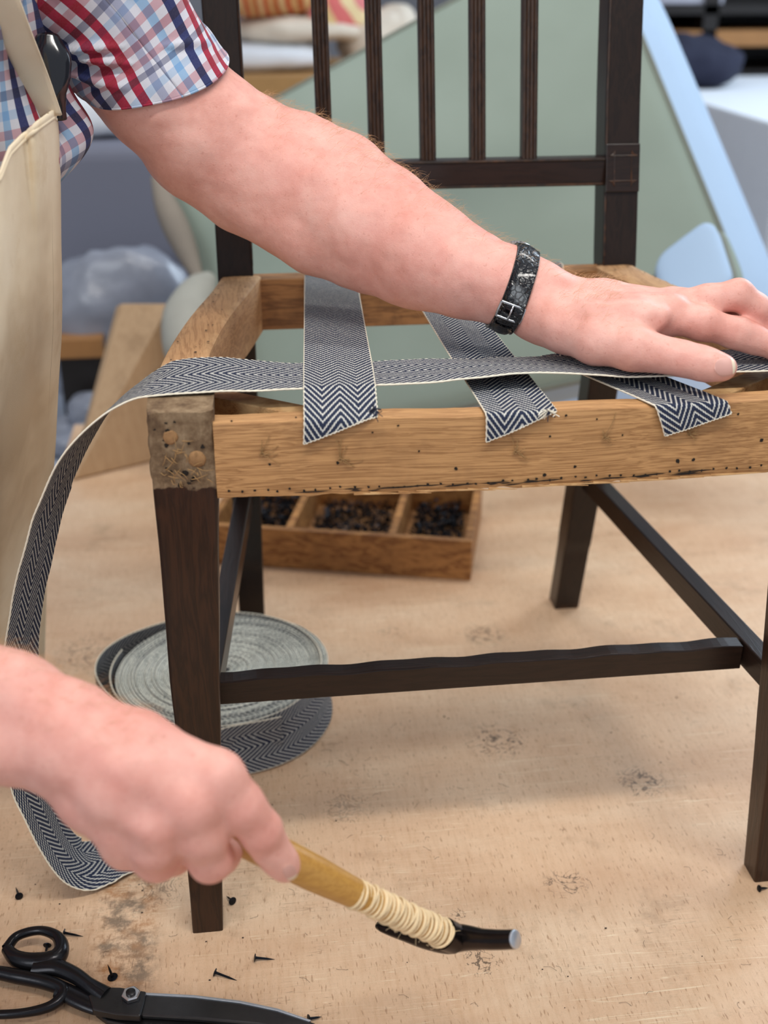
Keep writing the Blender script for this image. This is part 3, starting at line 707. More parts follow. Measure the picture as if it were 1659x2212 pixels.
for (u0, u1, cnt, zz) in ((.012, .095, 420, .018), (.110, .228, 420, .012), (.245, .333, 420, .02)):
    for q in range(cnt):
        R = rrot(); hgt = zz*(1+.4*math.sin(q))
        c = tp(rng.uniform(u0+.009, u1-.009), rng.uniform(w_+.012, TD-w_-.012), .013+rng.rand()*hgt)
        tk.add(lv@R.T+c, lf); tk.add(l2@R.T+c, lf2)
tk.build('loose_tacks', M['iron'], tray, kind='stuff')

# loose tacks on the bench
def bench_tack(px, py, ang, label, stand=False, L=.0155, r=.0034):
    c = PZ(px, py, 0); (hv, hf), (kv, kf) = tack_geo(L, r)
    if stand: R = Matrix.Rotation(math.pi, 3, 'X')@Matrix.Rotation(0.18, 3, 'Y'); z = .0013
    else:
        R = Matrix.Rotation(ang, 3, 'Z')@Matrix.Rotation(-math.pi/2+.20, 3, 'Y'); z = r
    R = np.array(R); root = thing('tack', (c[0], c[1], 0), label, 'tack', 'loose tacks on the bench')
    sharp(obj('head', hv@R.T+(c[0], c[1], z), hf, M['iron'], root), 40); sharp(obj('shank', kv@R.T+(c[0], c[1], z), kf, M['iron'], root), 40)
A = math.radians
bench_tack(42, 1942, A(110), 'black tack nearest the left edge, above the shears')
bench_tack(140, 2022, A(-10), 'black tack just right of the shears finger ring')
bench_tack(243, 2112, 0, 'black tack standing on its head close above the shears pivot', True, .013, .0042)
bench_tack(502, 1953, A(120), 'black tack beside the foot of the front chair leg', L=.010, r=.0036)
bench_tack(552, 2076, A(-2), 'thin black tack lying alone right of the front chair leg, halfway to the hammer')
bench_tack(466, 2108, A(-22), 'black tack pointing down right, just above the shears blade', L=.019)
bench_tack(1640, 1925, A(10), 'small black tack at the foot of the right front chair leg', L=.009, r=.003)
bench_tack(103, 2050, A(265), 'black tack seen through the shears finger ring', L=.01)
bench_tack(668, 2208, A(15), 'tack at the tip of the shears blade', L=.010)

# ------------------------------------------------------------------ the person: one continuous body surface from blended tapering limbs
class SDF:
    def __init__(s): s.A = []; s.B = []; s.ra = []; s.rb = []; s.k = []; s.g = []; s.gk = []; s.neg = []
    def group(s, k): s.gk.append(k); s.cur = len(s.gk)-1
    def cap(s, a, b, ra, rb=None, k=.012, neg=False):
        s.A.append(a); s.B.append(b); s.ra.append(ra); s.rb.append(ra if rb is None else rb); s.k.append(k); s.g.append(s.cur); s.neg.append(neg)
    def chain(s, pts, k=.012):
        for (a, ra), (b, rb) in zip(pts[:-1], pts[1:]): s.cap(a, b, ra, rb, k)
    def fix(s):
        s.A = np.array(s.A); s.B = np.array(s.B); s.BA = s.B-s.A; s.ll = np.maximum((s.BA**2).sum(1), 1e-10)
        s.ra = np.array(s.ra); s.rb = np.array(s.rb); s.n = len(s.ra)
    def raw(s, p, i):
        q = p-s.A[i]; t = np.clip((q@s.BA[i])/s.ll[i], 0, 1)
        return np.sqrt(((q-t[:, None]*s.BA[i])**2).sum(1))-(s.ra[i]+(s.rb[i]-s.ra[i])*t)
    def ev(s, p, idx=None):
        idx = range(s.n) if idx is None else idx
        tot = None; gd = None; gc = -1
        def close(tot, gd, gc):
            return gd if tot is None else smin(tot, gd, s.gk[gc])
        negs = []
        for i in idx:
            if s.neg[i]: negs.append(i); continue
            d = s.raw(p, i)
            if s.g[i] != gc:
                if gd is not None: tot = close(tot, gd, gc)
                gd = d; gc = s.g[i]
            else: gd = smin(gd, d, s.k[i])
        if gd is not None: tot = close(tot, gd, gc)
        for i in negs: tot = -smin(-tot, s.raw(p, i), s.k[i])
        return tot
def smin(a, b, k):
    h = np.maximum(k-np.abs(a-b), 0)/k; return np.minimum(a, b)-h*h*k*.25
def surface_nets(f, h, B=16, coarse=None):
    lo = np.minimum(f.A, f.B).min(0)-f.ra.max()-.03; hi = np.maximum(f.A, f.B).max(0)+f.ra.max()+.03
    R = B*h*math.sqrt(3)/2
    nb = np.ceil((hi-lo)/(B*h)).astype(int)
    I = np.stack(np.meshgrid(*[np.arange(k) for k in nb], indexing='ij'), -1).reshape(-1, 3)
    ctr = lo+(I+.5)*B*h
    raw = np.stack([f.raw(ctr, i) for i in range(f.n)], 1)
    pos = np.array([not q for q in f.neg]); dm = raw[:, pos].min(1)
    keep = np.where((dm < R+.012) & (dm > -R-.06))[0]
    tot = f.ev(ctr[keep]); keep = keep[np.abs(tot) < R*1.25+.002]
    o = np.arange(B+1); G = np.stack(np.meshgrid(o, o, o, indexing='ij'), -1).reshape(-1, 3)*h
    W = 1 << 20; key = lambda c: (c[..., 0].astype(np.int64)*W+c[..., 1])*W+c[..., 2]
    CK, CP, EK = [], [], []
    offs = np.array([[a, b_, c] for a in (0, 1) for b_ in (0, 1) for c in (0, 1)])
    edges = [(a, b_) for a in range(8) for b_ in range(a+1, 8) if abs(offs[a]-offs[b_]).sum() == 1]
    for q in keep:
        idx = [i for i in range(f.n) if raw[q, i] < max(dm[q], -R)+2*R+.03]
        v = f.ev(lo+I[q]*B*h+G, idx).reshape(B+1, B+1, B+1)
        sgn = v < 0
        if sgn.all() or not sgn.any(): continue
        cs = [sgn[a:a+B, b_:b_+B, c:c+B] for a, b_, c in offs]
        cnt = sum(x.astype(np.int8) for x in cs); act = (cnt > 0) & (cnt < 8)
        ii = np.argwhere(act)
        vals = np.stack([v[ii[:, 0]+a, ii[:, 1]+b_, ii[:, 2]+c] for a, b_, c in offs], 1)
        acc = np.zeros((len(ii), 3)); num = np.zeros(len(ii))
        for a, b_ in edges:
            va, vb = vals[:, a], vals[:, b_]; m = (va < 0) != (vb < 0); t = np.where(m, va/(va-vb+1e-20), 0)
            acc += m[:, None]*(offs[a]+(offs[b_]-offs[a])*t[:, None]); num += m
        base = I[q]*B
        CK.append(key(ii+base)); CP.append(lo+(ii+base+acc/num[:, None])*h)
        for ax in range(3):
            s0 = sgn[:B, :B, :B]; sl = [slice(0, B)]*3; sl[ax] = slice(1, B+1); s1_ = sgn[tuple(sl)]
            e = np.argwhere(s0 != s1_); fl = s0[tuple(e.T)]
            EK.append(np.c_[e+base, np.full(len(e), ax), fl])
    CK = np.concatenate(CK); CP = np.concatenate(CP); EK = np.vstack(EK).astype(np.int64)
    o_ = np.argsort(CK); CK = CK[o_]; CP = CP[o_]
    quads = []
    for ax in range(3):
        E_ = EK[EK[:, 3] == ax]; u = np.zeros(3, int); w = np.zeros(3, int); u[(ax+1) % 3] = 1; w[(ax+2) % 3] = 1
        c = E_[:, :3]; Q = np.stack([c-u-w, c-w, c, c-u], 1); kq = key(Q); j = np.searchsorted(CK, kq); j = np.minimum(j, len(CK)-1)
        ok = (CK[j] == kq).all(1); j = j[ok]; fl = E_[ok, 4] == 1
        j[~fl] = j[~fl][:, ::-1]; quads.append(j)
    F = np.vstack(quads); V = CP
    for it in range(2):       # relax, then snap back to the true surface
        acc = np.zeros_like(V); num = np.zeros(len(V))
        for a in range(4):
            np.add.at(acc, F[:, a], V[F[:, (a+1) % 4]]); np.add.at(num, F[:, a], 1)
        V = .5*V+.5*acc/np.maximum(num, 1)[:, None]
    return V, F

body = SDF()
J = lambda px, py, d, r: (D(px, py, d), r)
HZ = lambda px, py, z, r: (PZ(px, py, z), r)
# torso, leaning over the bench
body.group(.03)
SL = D(95, -95, .875); SR = np.array([-.56, -.03, .72])
body.cap((-.420, .165, .62), (-.52, .07, .64), .060, .070)
body.cap((-.420, .165, .62), (-.50, .19, .35), .060, .075, .04); body.cap((-.52, .07, .64), (-.56, .10, .35), .070, .075, .04)
body.cap((-.50, .19, .35), (-.56, .10, .35), .075, .075, .04)
body.cap((-.50, .19, .35), (-.60, .20, .02), .075, .09, .04); body.cap((-.56, .10, .35), (-.64, .12, .02), .075, .09, .04)
body.cap((-.47, .11, .70), (-.43, .08, .86), .056, .052, .04)
body.cap((-.42, .075, .95), (-.39, .07, .97), .085, .08, .03); body.cap((-.37, .07, .90), (-.35, .065, .88), .045, .04, .04)
body.cap((-.315, .06, .945), (-.302, .058, .925), .008, .011, .012)
for q in (-1, 1): body.cap((-.40, .075+q*.083, .94), (-.405, .075+q*.086, .965), .008, .012, .006)
body.cap(SL, (-.46, .13, .69), .047, .052, .02); body.cap(SR, (-.47, .09, .70), .056, .06, .02)

# left arm
body.group(.02)
body.chain([(SL, .050), J(225, 60, .91, .050), J(345, 190, .935, .0495), J(445, 290, .955, .0505), J(545, 357, .97, .0525), J(640, 400, .965, .0520), J(720, 440, .955, .0510), J(805, 492, .94, .0485), J(915, 550, .92, .0405), J(1015, 592, .902, .0325), J(1085, 615, .892, .0280), J(1145, 636, .885, .0265)], .007)
body.chain([J(640, 335, .962, .034), J(740, 375, .955, .031), J(840, 435, .94, .026), J(990, 540, .90, .020)], .007)
body.chain([J(400, 330, .955, .032), J(520, 412, .965, .031), J(680, 505, .95, .031), J(860, 596, .925, .020), J(1060, 655, .892, .014)], .007)
# left hand on the webbing
WA, WB = J(1120, 606, .890, .0205), J(1112, 656, .884, .0180)
body.group(.010)
body.chain([WA, J(1190, 638, .882, .0175), HZ(1300, 656, .4835, .0155), HZ(1462, 664, .4845, .0120)], .008)
body.chain([WB, J(1180, 680, .876, .0185), HZ(1290, 700, .4765, .0165), HZ(1440, 682, .4825, .0125)], .008)
body.chain([J(1150, 630, .90, .016), HZ(1300, 648, .478, .0150), HZ(1450, 658, .478, .0112)], .008)
body.chain([J(1150, 645, .905, .015), HZ(1300, 658, .468, .014), HZ(1425, 660, .468, .0100)], .008)
body.cap(PZ(1370, 690, .4825), PZ(1400, 715, .472), .0135, .012, .012)
body.group(.0075); body.chain([HZ(1440, 682, .4825, .0130), HZ(1515, 699, .479, .0116), HZ(1592, 720, .4715, .0109), HZ(1625, 732, .467, .0098), HZ(1690, 755, .460, .0092), HZ(1742, 774, .457, .0082)], .006)
body.group(.0055); body.chain([HZ(1462, 662, .4845, .0125), HZ(1530, 650, .490, .0112), HZ(1594, 635, .4965, .0105), HZ(1630, 665, .486, .0100), HZ(1668, 703, .472, .0094), HZ(1705, 745, .458, .0084)], .006)
body.group(.005); body.chain([HZ(1450, 655, .478, .0118), HZ(1540, 658, .482, .0105), HZ(1618, 663, .482, .0098), HZ(1685, 715, .466, .0088), HZ(1720, 748, .4565, .008)], .006)
body.group(.005); body.chain([HZ(1425, 655, .468, .0105), HZ(1520, 670, .468, .0090), HZ(1590, 685, .464, .0084), HZ(1660, 722, .4555, .0076)], .006)
body.group(.011); body.chain([J(1160, 684, .876, .0165), HZ(1215, 706, .474, .0165), HZ(1290, 735, .4695, .0162), HZ(1368, 754, .4675, .0142), HZ(1425, 765, .4655, .0112), HZ(1476, 775, .4645, .0103), HZ(1525, 786, .4625, .0095), HZ(1564, 793, .4615, .0090)], .010)
# creases of the thumb joint and between the tendons
body.neg and None
for (x0, y0, x1, y1, z) in ((1470, 752, 1462, 790, .476), (1492, 757, 1484, 785, .475)): body.cap(PZ(x0, y0, z), PZ(x1, y1, z-.003), .0009, .0009, .003, True)
# soft knuckles and tendons of the back of the hand
body.group(.012)
for a, b_ in ((HZ(1270, 668, .4900, .005), HZ(1425, 682, .4870, .0055)), (HZ(1270, 645, .4915, .005), HZ(1448, 664, .4885, .0055))): body.cap(a[0], b_[0], a[1], b_[1], .008)
# right arm and the fist round the hammer
RW1, RW2 = J(25, 1505, .658, .0225), J(15, 1593, .655, .0225)
RE = np.array([-.60, -.17, .44])
body.group(.02)
body.chain([(SR, .056), ((-.60, -.11, .58), .050), (RE, .046)], .008)
body.chain([(RE+(.01, 0, .02), .040), J(-260, 1410, .69, .034), RW1], .008); body.chain([(RE, .042), J(-250, 1525, .68, .033), RW2], .008)
body.group(.012)
body.chain([RW1, J(150, 1556, .652, .0205), J(300, 1612, .645, .0175), J(468, 1688, .640, .0148)], .008)
body.chain([RW1, J(140, 1595, .645, .0195), J(290, 1665, .636, .0185), J(415, 1742, .633, .0140)], .008)
body.chain([RW2, J(130, 1625, .645, .0185), J(240, 1710, .638, .017), J(335, 1778, .634, .0135)], .008)
body.chain([RW2, J(120, 1645, .652, .0165), J(190, 1724, .648, .0160), J(258, 1788, .644, .0130)], .008)
body.group(.006); body.chain([J(468, 1680, .640, .0155), J(520, 1740, .645, .0130), J(562, 1793, .654, .0112), J(585, 1830, .662, .0100), J(604, 1856, .668, .0094), J(616, 1872, .672, .0088)], .006)
body.group(.0055); body.chain([J(415, 1742, .633, .0140), J(438, 1805, .641, .0128), J(455, 1856, .654, .0122), J(478, 1846, .678, .0102), J(492, 1818, .694, .0095), J(470, 1785, .700, .009)], .006)
body.group(.0055); body.chain([J(335, 1778, .634, .0135), J(335, 1825, .641, .0128), J(340, 1853, .652, .0118), J(375, 1845, .676, .0100), J(400, 1815, .692, .0092), J(395, 1780, .698, .0085)], .006)
body.group(.0055); body.chain([J(258, 1788, .644, .0130), J(262, 1818, .648, .0112), J(272, 1834, .655, .0102), J(300, 1828, .676, .009), J(320, 1800, .688, .008)], .006)
body.group(.010); body.chain([J(170, 1600, .668, .019), J(270, 1630, .685, .0165), J(370, 1675, .697, .0135), J(425, 1708, .704, .0112), J(474, 1742, .706, .0095)], .01)
body.fix()
BV, BF = surface_nets(body, .0017)
# fine skin relief
nrm = np.zeros_like(BV); e1 = BV[BF[:, 2]]-BV[BF[:, 0]]; e2 = BV[BF[:, 3]]-BV[BF[:, 1]]; fn = np.cross(e1, e2)
for a in range(4): np.add.at(nrm, BF[:, a], fn)
nrm = norm(nrm)
BV = BV+nrm*(nz(BV, .020, 2)*.0008+nz(BV, .008, 4)*.00035)[:, None]

def skin_mat():
    m = NT('skin'); co = m.coord()
    n1 = m.noise(co, 22, 4, .6); n2 = m.noise(co, 90, 4, .65)
    c = m.ramp(m.math('ADD', m.math('MULTIPLY', n1, .65), m.math('MULTIPLY', n2, .35)), [(.30, srgb(208, 144, 128)), (.5, srgb(223, 165, 150)), (.70, srgb(234, 184, 169))])
    fr = m.n('ShaderNodeAttribute', attribute_name='flush').outputs['Fac']
    c = m.mix(m.math('MULTIPLY', fr, .30), c, srgb(212, 118, 104))
    fk = m.mr(m.noise(co, 330, 2), .63, .72); c = m.mix(m.math('MULTIPLY', fk, .22), c, srgb(168, 90, 66))
    vor = m.n('ShaderNodeTexVoronoi'); m.put(vor.inputs['Vector'], co); vor.inputs['Scale'].default_value = 900
    m.bump(m.math('ADD', m.math('MULTIPLY', vor.outputs['Distance'], .35), m.math('MULTIPLY', m.noise(co, 260, 4, .7), 1.)), .35, .0006)
    m.b.inputs['Subsurface Weight'].default_value = .12; m.b.inputs['Subsurface Radius'].default_value = (1, .35, .2); m.b.inputs['Subsurface Scale'].default_value = .004
    return m.fin(c, m.mr(n2, .3, .7, .42, .55), 0, .4)
M['skin'] = skin_mat()
person = thing('person', (-.62, .15, RZ), 'person in checked shirt and canvas apron, holding webbing flat and gripping a hammer', 'person')
bo = obj('body', BV, BF, M['skin'], person)
fl = np.zeros(len(BV))        # skin is redder over knuckles, fingertips and the outer forearm
for (p, r) in [(D(1000, 520, .89), .07), (D(860, 400, .91), .08), (D(700, 300, .92), .07), (PZ(1595, 640, .49), .018), (PZ(1590, 715, .48), .018), (PZ(1570, 795, .465), .012), (PZ(1640, 690, .48), .02), (PZ(1480, 770, .47), .016),
               (D(560, 1790, .65), .02), (D(615, 1870, .67), .018), (D(450, 1860, .65), .02), (D(340, 1860, .65), .02), (D(520, 1720, .64), .016), (D(100, 1500, .63), .04), (D(300, 1640, .62), .05), (D(1300, 620, .49), .04)]:
    fl = np.maximum(fl, np.exp(-((BV-p)**2).sum(1)/(r*r)))
fl = np.clip(fl*(.7+.5*nz(BV, .012, 6)), 0, 1)
at = bo.data.attributes.new('flush', 'FLOAT', 'POINT'); at.data.foreach_set('value', fl.astype(np.float32))

def march(o, d, t0, t1, n=14, off=0.):
    """first crossing of the body surface along rays o+d*t"""
    o = np.asarray(o, float); d = np.asarray(d, float); t = np.full(len(o), float(t0))
    for k in range(60):
        v = body.ev(o+d*t[:, None])-off; t = np.minimum(t+np.clip(v, -.01, .02)*.9, t1)
    return o+d*t[:, None], t
# nails
M['nail'] = plain('fingernail', srgb(212, 162, 150), .48, var=.06, sc=60)
M['nailtip'] = plain('fingernail_edge', srgb(232, 216, 190), .35, var=.05)
def nail(c, ax, hw, hl, dep, label=None):
    """c pixel centre, ax pixel direction of growth, half width, half length in px"""
    ax = np.array(ax, float); ax /= np.linalg.norm(ax); sd = np.array([-ax[1], ax[0]]); n_, m_ = 15, 13; O, Dr, tt = [], [], []
    for i in range(n_):
        v = -1+2*i/(n_-1)
        w = math.sqrt(max(0, 1-max(0, -v-.2)**2/.64*1.0))*(1-.15*max(0, v)**3) if v < 0 else math.sqrt(max(.0, 1-.55*v**4))
        for j in range(m_):
            u = -1+2*j/(m_-1); p = np.array(c)+ax*v*hl*(1-.12*u*u*(1 if v > 0 else 0))+sd*u*hw*w
            O.append(C0); Dr.append(norm(ray(p[0], p[1]))); tt.append(v)
    P, t = march(O, Dr, dep-.06, dep+.06)
    g = np.array(Dr); P1 = P-g*.00045; P0 = P+g*.0008; tt = np.array(tt)
    V = np.vstack([P1, P0]); F = grid_faces(n_, m_); q = n_*m_
    per = [(i, 0) for i in range(n_)]+[(n_-1, j) for j in range(1, m_)]+[(i, m_-1) for i in range(n_-2, -1, -1)]+[(0, j) for j in range(m_-2, 0, -1)]
    ids = [i*m_+j for i, j in per]; FF = F.tolist()+[[ids[k], ids[(k+1) % len(ids)], ids[(k+1) % len(ids)]+q, ids[k]+q] for k in range(len(ids))]
    mi = [1 if tt[f[0]] > .68 else 0 for f in F.tolist()]+[1]*len(ids)
    o = obj('fingernail', V, FF, [M['nail'], M['nailtip']], person, midx=mi); return o
nail((1566, 793), (1, -.12), 20, 23, .80)
nail((626, 1884), (.45, .9), 14, 17, .665)
# hair on the forearms and the back of the hand
hm = MB(); M['hair'] = plain('arm_hair', srgb(196, 152, 108), .6, var=.2)
fr_i = []
def px_of(p): d = p-C0; z = d@FW; return np.stack([829.5+CAM['f']*(d@RT)/z, 1106-CAM['f']*(d@UP)/z, z], -1)
Q = px_of(BV); cand = np.where((Q[:, 2] > .6) & (((Q[:, 0] > 560) & (Q[:, 0] < 1340) & (Q[:, 1] < 760) & (BV[:, 2] > .46) & (BV[:, 1] > .0)) | ((Q[:, 0] > -80) & (Q[:, 0] < 330) & (Q[:, 1] > 1380) & (Q[:, 1] < 1700))))[0]
up_w = nrm[cand]@norm(UP+.2*FW)
cand = cand[rng.rand(len(cand)) < np.clip(.25+up_w, .02, 1)**2]
cand = rng.choice(cand, 2300, replace=False)
for i in cand:
    p = BV[i]; nn = nrm[i]; L = rng.uniform(.005, .013)
    grow = norm(RT*1.0-UP*.4+UP*rng.normal(.5, .4)); grow = grow-nn*(grow@nn)
    d1 = norm(nn*.9+grow+rng.normal(0, .25, 3)); d2 = norm(nn*.25+grow+rng.normal(0, .4, 3))
    pts = np.array([p-nn*.0004, p+d1*L*.4, p+d1*L*.4+d2*L*.35, p+d1*L*.4+d2*L*.7+(0, 0, -L*.08)])
    hm.add(*tube(pts, [.00006, .00006, .00005, .00002], 3, caps=False))
hm.build('arm_hair', M['hair'], person, kind='stuff', smooth=True)
# hair of the head
V = []; a = np.linspace(0, 2*np.pi, 33)[:-1]
cc = np.array([-.415, .075, .965])
for k in range(14):
    ph = math.pi/2*(k/13)*1.15
    for t in a:
        r = .092+.003*math.sin(t*7+k); w = 1.0 if math.cos(t) < .3 else .86
        V.append(cc+np.array([r*math.sin(ph)*math.cos(t)*w*1.05, r*math.sin(ph)*math.sin(t), r*math.cos(ph)]))
obj('hair', V, grid_faces(14, 32, True).tolist(), M['hair'], person)

# ------------------------------------------------------------------ clothes
WHT = srgb(232, 232, 236); RED = srgb(176, 18, 56); NVY = srgb(40, 50, 104); LBL = srgb(160, 196, 226); GRY = srgb(176, 180, 200); PNK = srgb(206, 120, 128)
def plaid():
    m = NT('checked_cotton'); uv = m.coord('UV'); s = m.n('ShaderNodeSeparateXYZ'); m.put(s.inputs[0], uv)
    seq = [NVY, WHT, LBL, WHT, GRY, WHT, RED, WHT, RED, WHT]
    soft = [WHT if c == WHT else tuple(.45*x+.55*y for x, y in zip(c, WHT)) for c in seq]
    seq2 = [NVY, WHT, LBL, WHT, PNK, WHT, RED, WHT, PNK, WHT]
    soft = [tuple(.6*x+.4*y for x, y in zip(c, WHT)) for c in seq2]
    def band(x, cols):
        f = m.math('FRACT', m.math('DIVIDE', x, .064)); return m.ramp(f, [(k/10, c) for k, c in enumerate(cols)], 'CONSTANT')
    c = m.mix(1., band(s.outputs[0], seq), band(s.outputs[1], soft), 'MULTIPLY')
    n = m.noise(uv, 900, 2); c = m.mix(m.math('MULTIPLY', n, .15), c, (.3, .3, .34))
    m.bump(m.noise(uv, 1400, 2), .2, .0004)
    return m.fin(c, .85, 0, .2, Sheen_Weight=.1)
M['plaid'] = plaid(); M['plaid_in'] = plain('shirt_inside', srgb(170, 165, 165), .9)
def shell(name, P, U, mat, parent, th=.0012, closed=True, **k):
    """P (n,m,3) grid -> thin cloth with real thickness"""
    n, m_ = P.shape[:2]
    du = np.roll(P, -1, 1)-np.roll(P, 1, 1) if closed else np.gradient(P, axis=1)
    dv = np.gradient(P, axis=0); N_ = norm(np.cross(du, dv))
    V = np.vstack([(P+N_*th/2).reshape(-1, 3), (P-N_*th/2).reshape(-1, 3)]); q = n*m_
    F1 = grid_faces(n, m_, closed); F = [F1, F1[:, ::-1]+q]
    j = np.arange(m_ if closed else m_-1); j2 = (j+1) % m_
    for i, fl_ in ((0, 1), (n-1, 0)):
        e = np.stack([i*m_+j, i*m_+j2, i*m_+j2+q, i*m_+j+q], 1); F.append(e[:, ::-1] if fl_ else e)
    if not closed:
        i = np.arange(n-1)
        for jj, fl_ in ((0, 0), (m_-1, 1)):
            e = np.stack([i*m_+jj, (i+1)*m_+jj, (i+1)*m_+jj+q, i*m_+jj+q], 1); F.append(e[:, ::-1] if fl_ else e)
    return obj(name, V, np.vstack(F), mat, parent, uvs=np.vstack([U.reshape(-1, 2)]*2), **k)
shirt = None
def sleeve(path, radii, hem_shift, seed, uoff=0., th0=0., folds=1.):
    P = np.array([p for p in path]); n, m_ = 90, 150
    C = spline(P, n); R_ = spline(np.array(radii)[:, None], n)[:, 0]
    T, N, Bn = frames(C, up=-FW); th = np.linspace(0, 2*np.pi, m_+1); t = np.linspace(0, 1, n)[:, None]; s = arclen(C)
    TH = np.broadcast_to(th[None], (n, m_+1)); e = 1-t      # t=1 at the hem
    f = .0030*np.sin(3*TH+2.2+3*t)*(.35+e)+.0022*np.sin(5*TH-4*t+seed)*(.25+e)+.0055*np.exp(-((np.angle(np.exp(1j*(TH-2.2-1.0*e))))/.28)**2)*e-.006*np.exp(-((np.angle(np.exp(1j*(TH-1.75-1.2*e))))/.20)**2)*np.clip(e*1.5, 0, 1)
    for a_k, t_k, am in ((.5, .10, .007), (1.25, .12, .008), (2.1, .16, .008), (3.1, .22, .006)):
        dth = np.angle(np.exp(1j*(TH-(1.75-a_k*np.clip(t-t_k, 0, 1)*1.3)))); win = np.clip((t-.02)/.12, 0, 1)*np.clip((.92-t)/.5, 0, 1)
        f = f+folds*am/2.3*1.1*win*(np.exp(-(dth/.10)**2)-.7*np.exp(-((dth-.2)/.10)**2))
    f = np.maximum(f*folds*2.3, -.0012*(1-e)-.004*e)+.0012+.0012*nz(np.stack([TH*1.2, np.broadcast_to(t, TH.shape)*5, TH*0], -1), .5, seed)
    r = R_[:, None]+f; sh = hem_shift*np.cos(TH-th0)*t**2
    G = C[:, None]+N[:, None]*(np.cos(TH)*r)[..., None]+Bn[:, None]*(np.sin(TH)*r)[..., None]+T[:, None]*sh[..., None]
    U = np.stack([uoff+TH*.052+.02*np.sin(2*t)*e, s[:, None]+sh+0*TH], -1)
    return G, U
G, U = sleeve([D(40, -150, .865), D(120, -70, .882), D(215, 28, .905), D(278, 104, .921), D(324, 160, .930)], [.070, .066, .059, .0555, .0530], .034, 1.3, uoff=.018, th0=-.65)
sl = shell('sleeve', G, U, M['plaid'], person, closed=False, label='left sleeve with rolled hem')
# hem band
G2 = np.stack([G[-10]*.999+0*G[-10], G[-1]], 0)
hemV, hemF = tube(np.vstack([G[-1], G[-1][:1]]), .0011, 6, caps=False); obj('hem', hemV, hemF, M['plaid'], sl, uvs=np.c_[np.repeat(np.r_[U[-1][:, 0], U[-1][0, 0]], 6), np.repeat(np.r_[U[-1][:, 1], U[-1][0, 1]], 6)])
G, U = sleeve([SR+(0.02, .02, .01), (-.575, -.065, .66), (-.597, -.105, .59), (-.60, -.125, .55)], [.070, .064, .060, .058], .0, 4.3)
shell('sleeve', G, U, M['plaid'], person, closed=False)
# shirt body: rings round the leaning torso
Z_ = [(.765, .455, .110, .085, .08), (.72, .46, .118, .158, .10), (.66, .465, .124, .178, .092), (.60, .468, .126, .182, .092), (.55, .48, .13, .17, .088), (.48, .495, .14, .155, .085), (.36, .53, .15, .15, .085), (.20, .57, .16, .15, .09), (.02, .61, .16, .15, .1), (-.08, .62, .15, .16, .1)]
Z_ = spline(np.array(Z_), 170); m_ = 260; th = np.linspace(0, 2*np.pi, m_+1)[:-1]
axs = norm(np.array([.75, .66, 0])); axf = np.array([axs[1], -axs[0], 0])
P = np.zeros((len(Z_), m_, 3)); U = np.zeros((len(Z_), m_, 2))
for i, (z, cx, cy, ra, rb) in enumerate(Z_):
    t = th; e = z
    rf_ = 1+.025*np.sin(7*t+z*9)+.03*np.sin(11*t-z*14+1)*(z < .7)+.02*np.sin(17*t+z*22)
    bulge = .028*np.exp(-((z-.585)/.03)**2)*np.exp(-(np.angle(np.exp(1j*(t-.35)))/.5)**2)
    P[i] = np.c_[-cx, cy, z]+np.outer((ra*rf_+bulge)*np.cos(t), axs)+np.outer((rb*rf_+bulge)*np.sin(t), axf)
    U[i] = np.c_[t*.15, np.full(m_, -z)+.01*np.sin(3*t)]
P[:, :, 2] += .01*np.sin(P[:, :, 1]*30)
shell('shirt', P, U, M['plaid'], person, closed=True)
# trousers and shoes below the bench line
M['trouser'] = plain('dark_trousers', srgb(50, 54, 66), .9, sc=60); M['shoe'] = plain('brown_shoe', srgb(60, 42, 32), .5)
tb = MB(); tb.add(*tube(np.array([(-.61, .14, .03), (-.61, .14, -.04), (-.62, .14, -.14)]), .17, 24, (1, 0, 0), ry=.12))
for q in (-.085, .085): tb.add(*tube(even([(-.62, .14+q, -.05), (-.62, .14+q, -.4), (-.63, .14+q*1.2, -.79)], 14), np.linspace(.095, .055, 14), 20))
sharp(tb.build('trousers', M['trouser'], person), 60)
for q in (-.1, .1): sharp(obj('shoe', *tube(even([(-.68, .14+q, RZ+.045), (-.62, .14+q, RZ+.05), (-.50, .14+q, RZ+.035), (-.42, .14+q, RZ+.028)], 14), .045, 16, ry=np.linspace(.045, .026, 14)), M['shoe'], person), 60)

# apron
def canvas():
    m = NT('cream_canvas'); co = m.coord(); n = m.noise(co, 7, 4, .6); c = m.ramp(n, [(.35, srgb(208, 188, 158)), (.5, srgb(226, 209, 180)), (.68, srgb(236, 222, 196))])
    g = m.mr(m.noise(co, 20, 5, .7), .58, .72); c = m.mix(m.math('MULTIPLY', g, .3), c, srgb(190, 160, 118))
    m.bump(m.noise(co, 1200, 2), .25, .0005); return m.fin(c, .9, 0, .15)
M['canvas'] = canvas()
rows = [(240, 122, .872, 26), (330, 127, .884, 22), (420, 129, .895, 20), (520, 130, .908, 18), (620, 132, .922, 16), (720, 131, .942, 15), (820, 125, .966, 14), (900, 121, .99, 14), (960, 118, 1.012, 14), (1050, 112, 1.045, 14), (1150, 106, 1.085, 14), (1250, 100, 1.13, 14), (1350, 97, 1.18, 14), (1440, 94, 1.225, 14), (1500, 90, 1.25, 14)]
rows = spline(np.array(rows), 130)
us = np.linspace(0, 1, 110); P = np.zeros((130, 110, 3)); U = np.zeros((130, 110, 2))
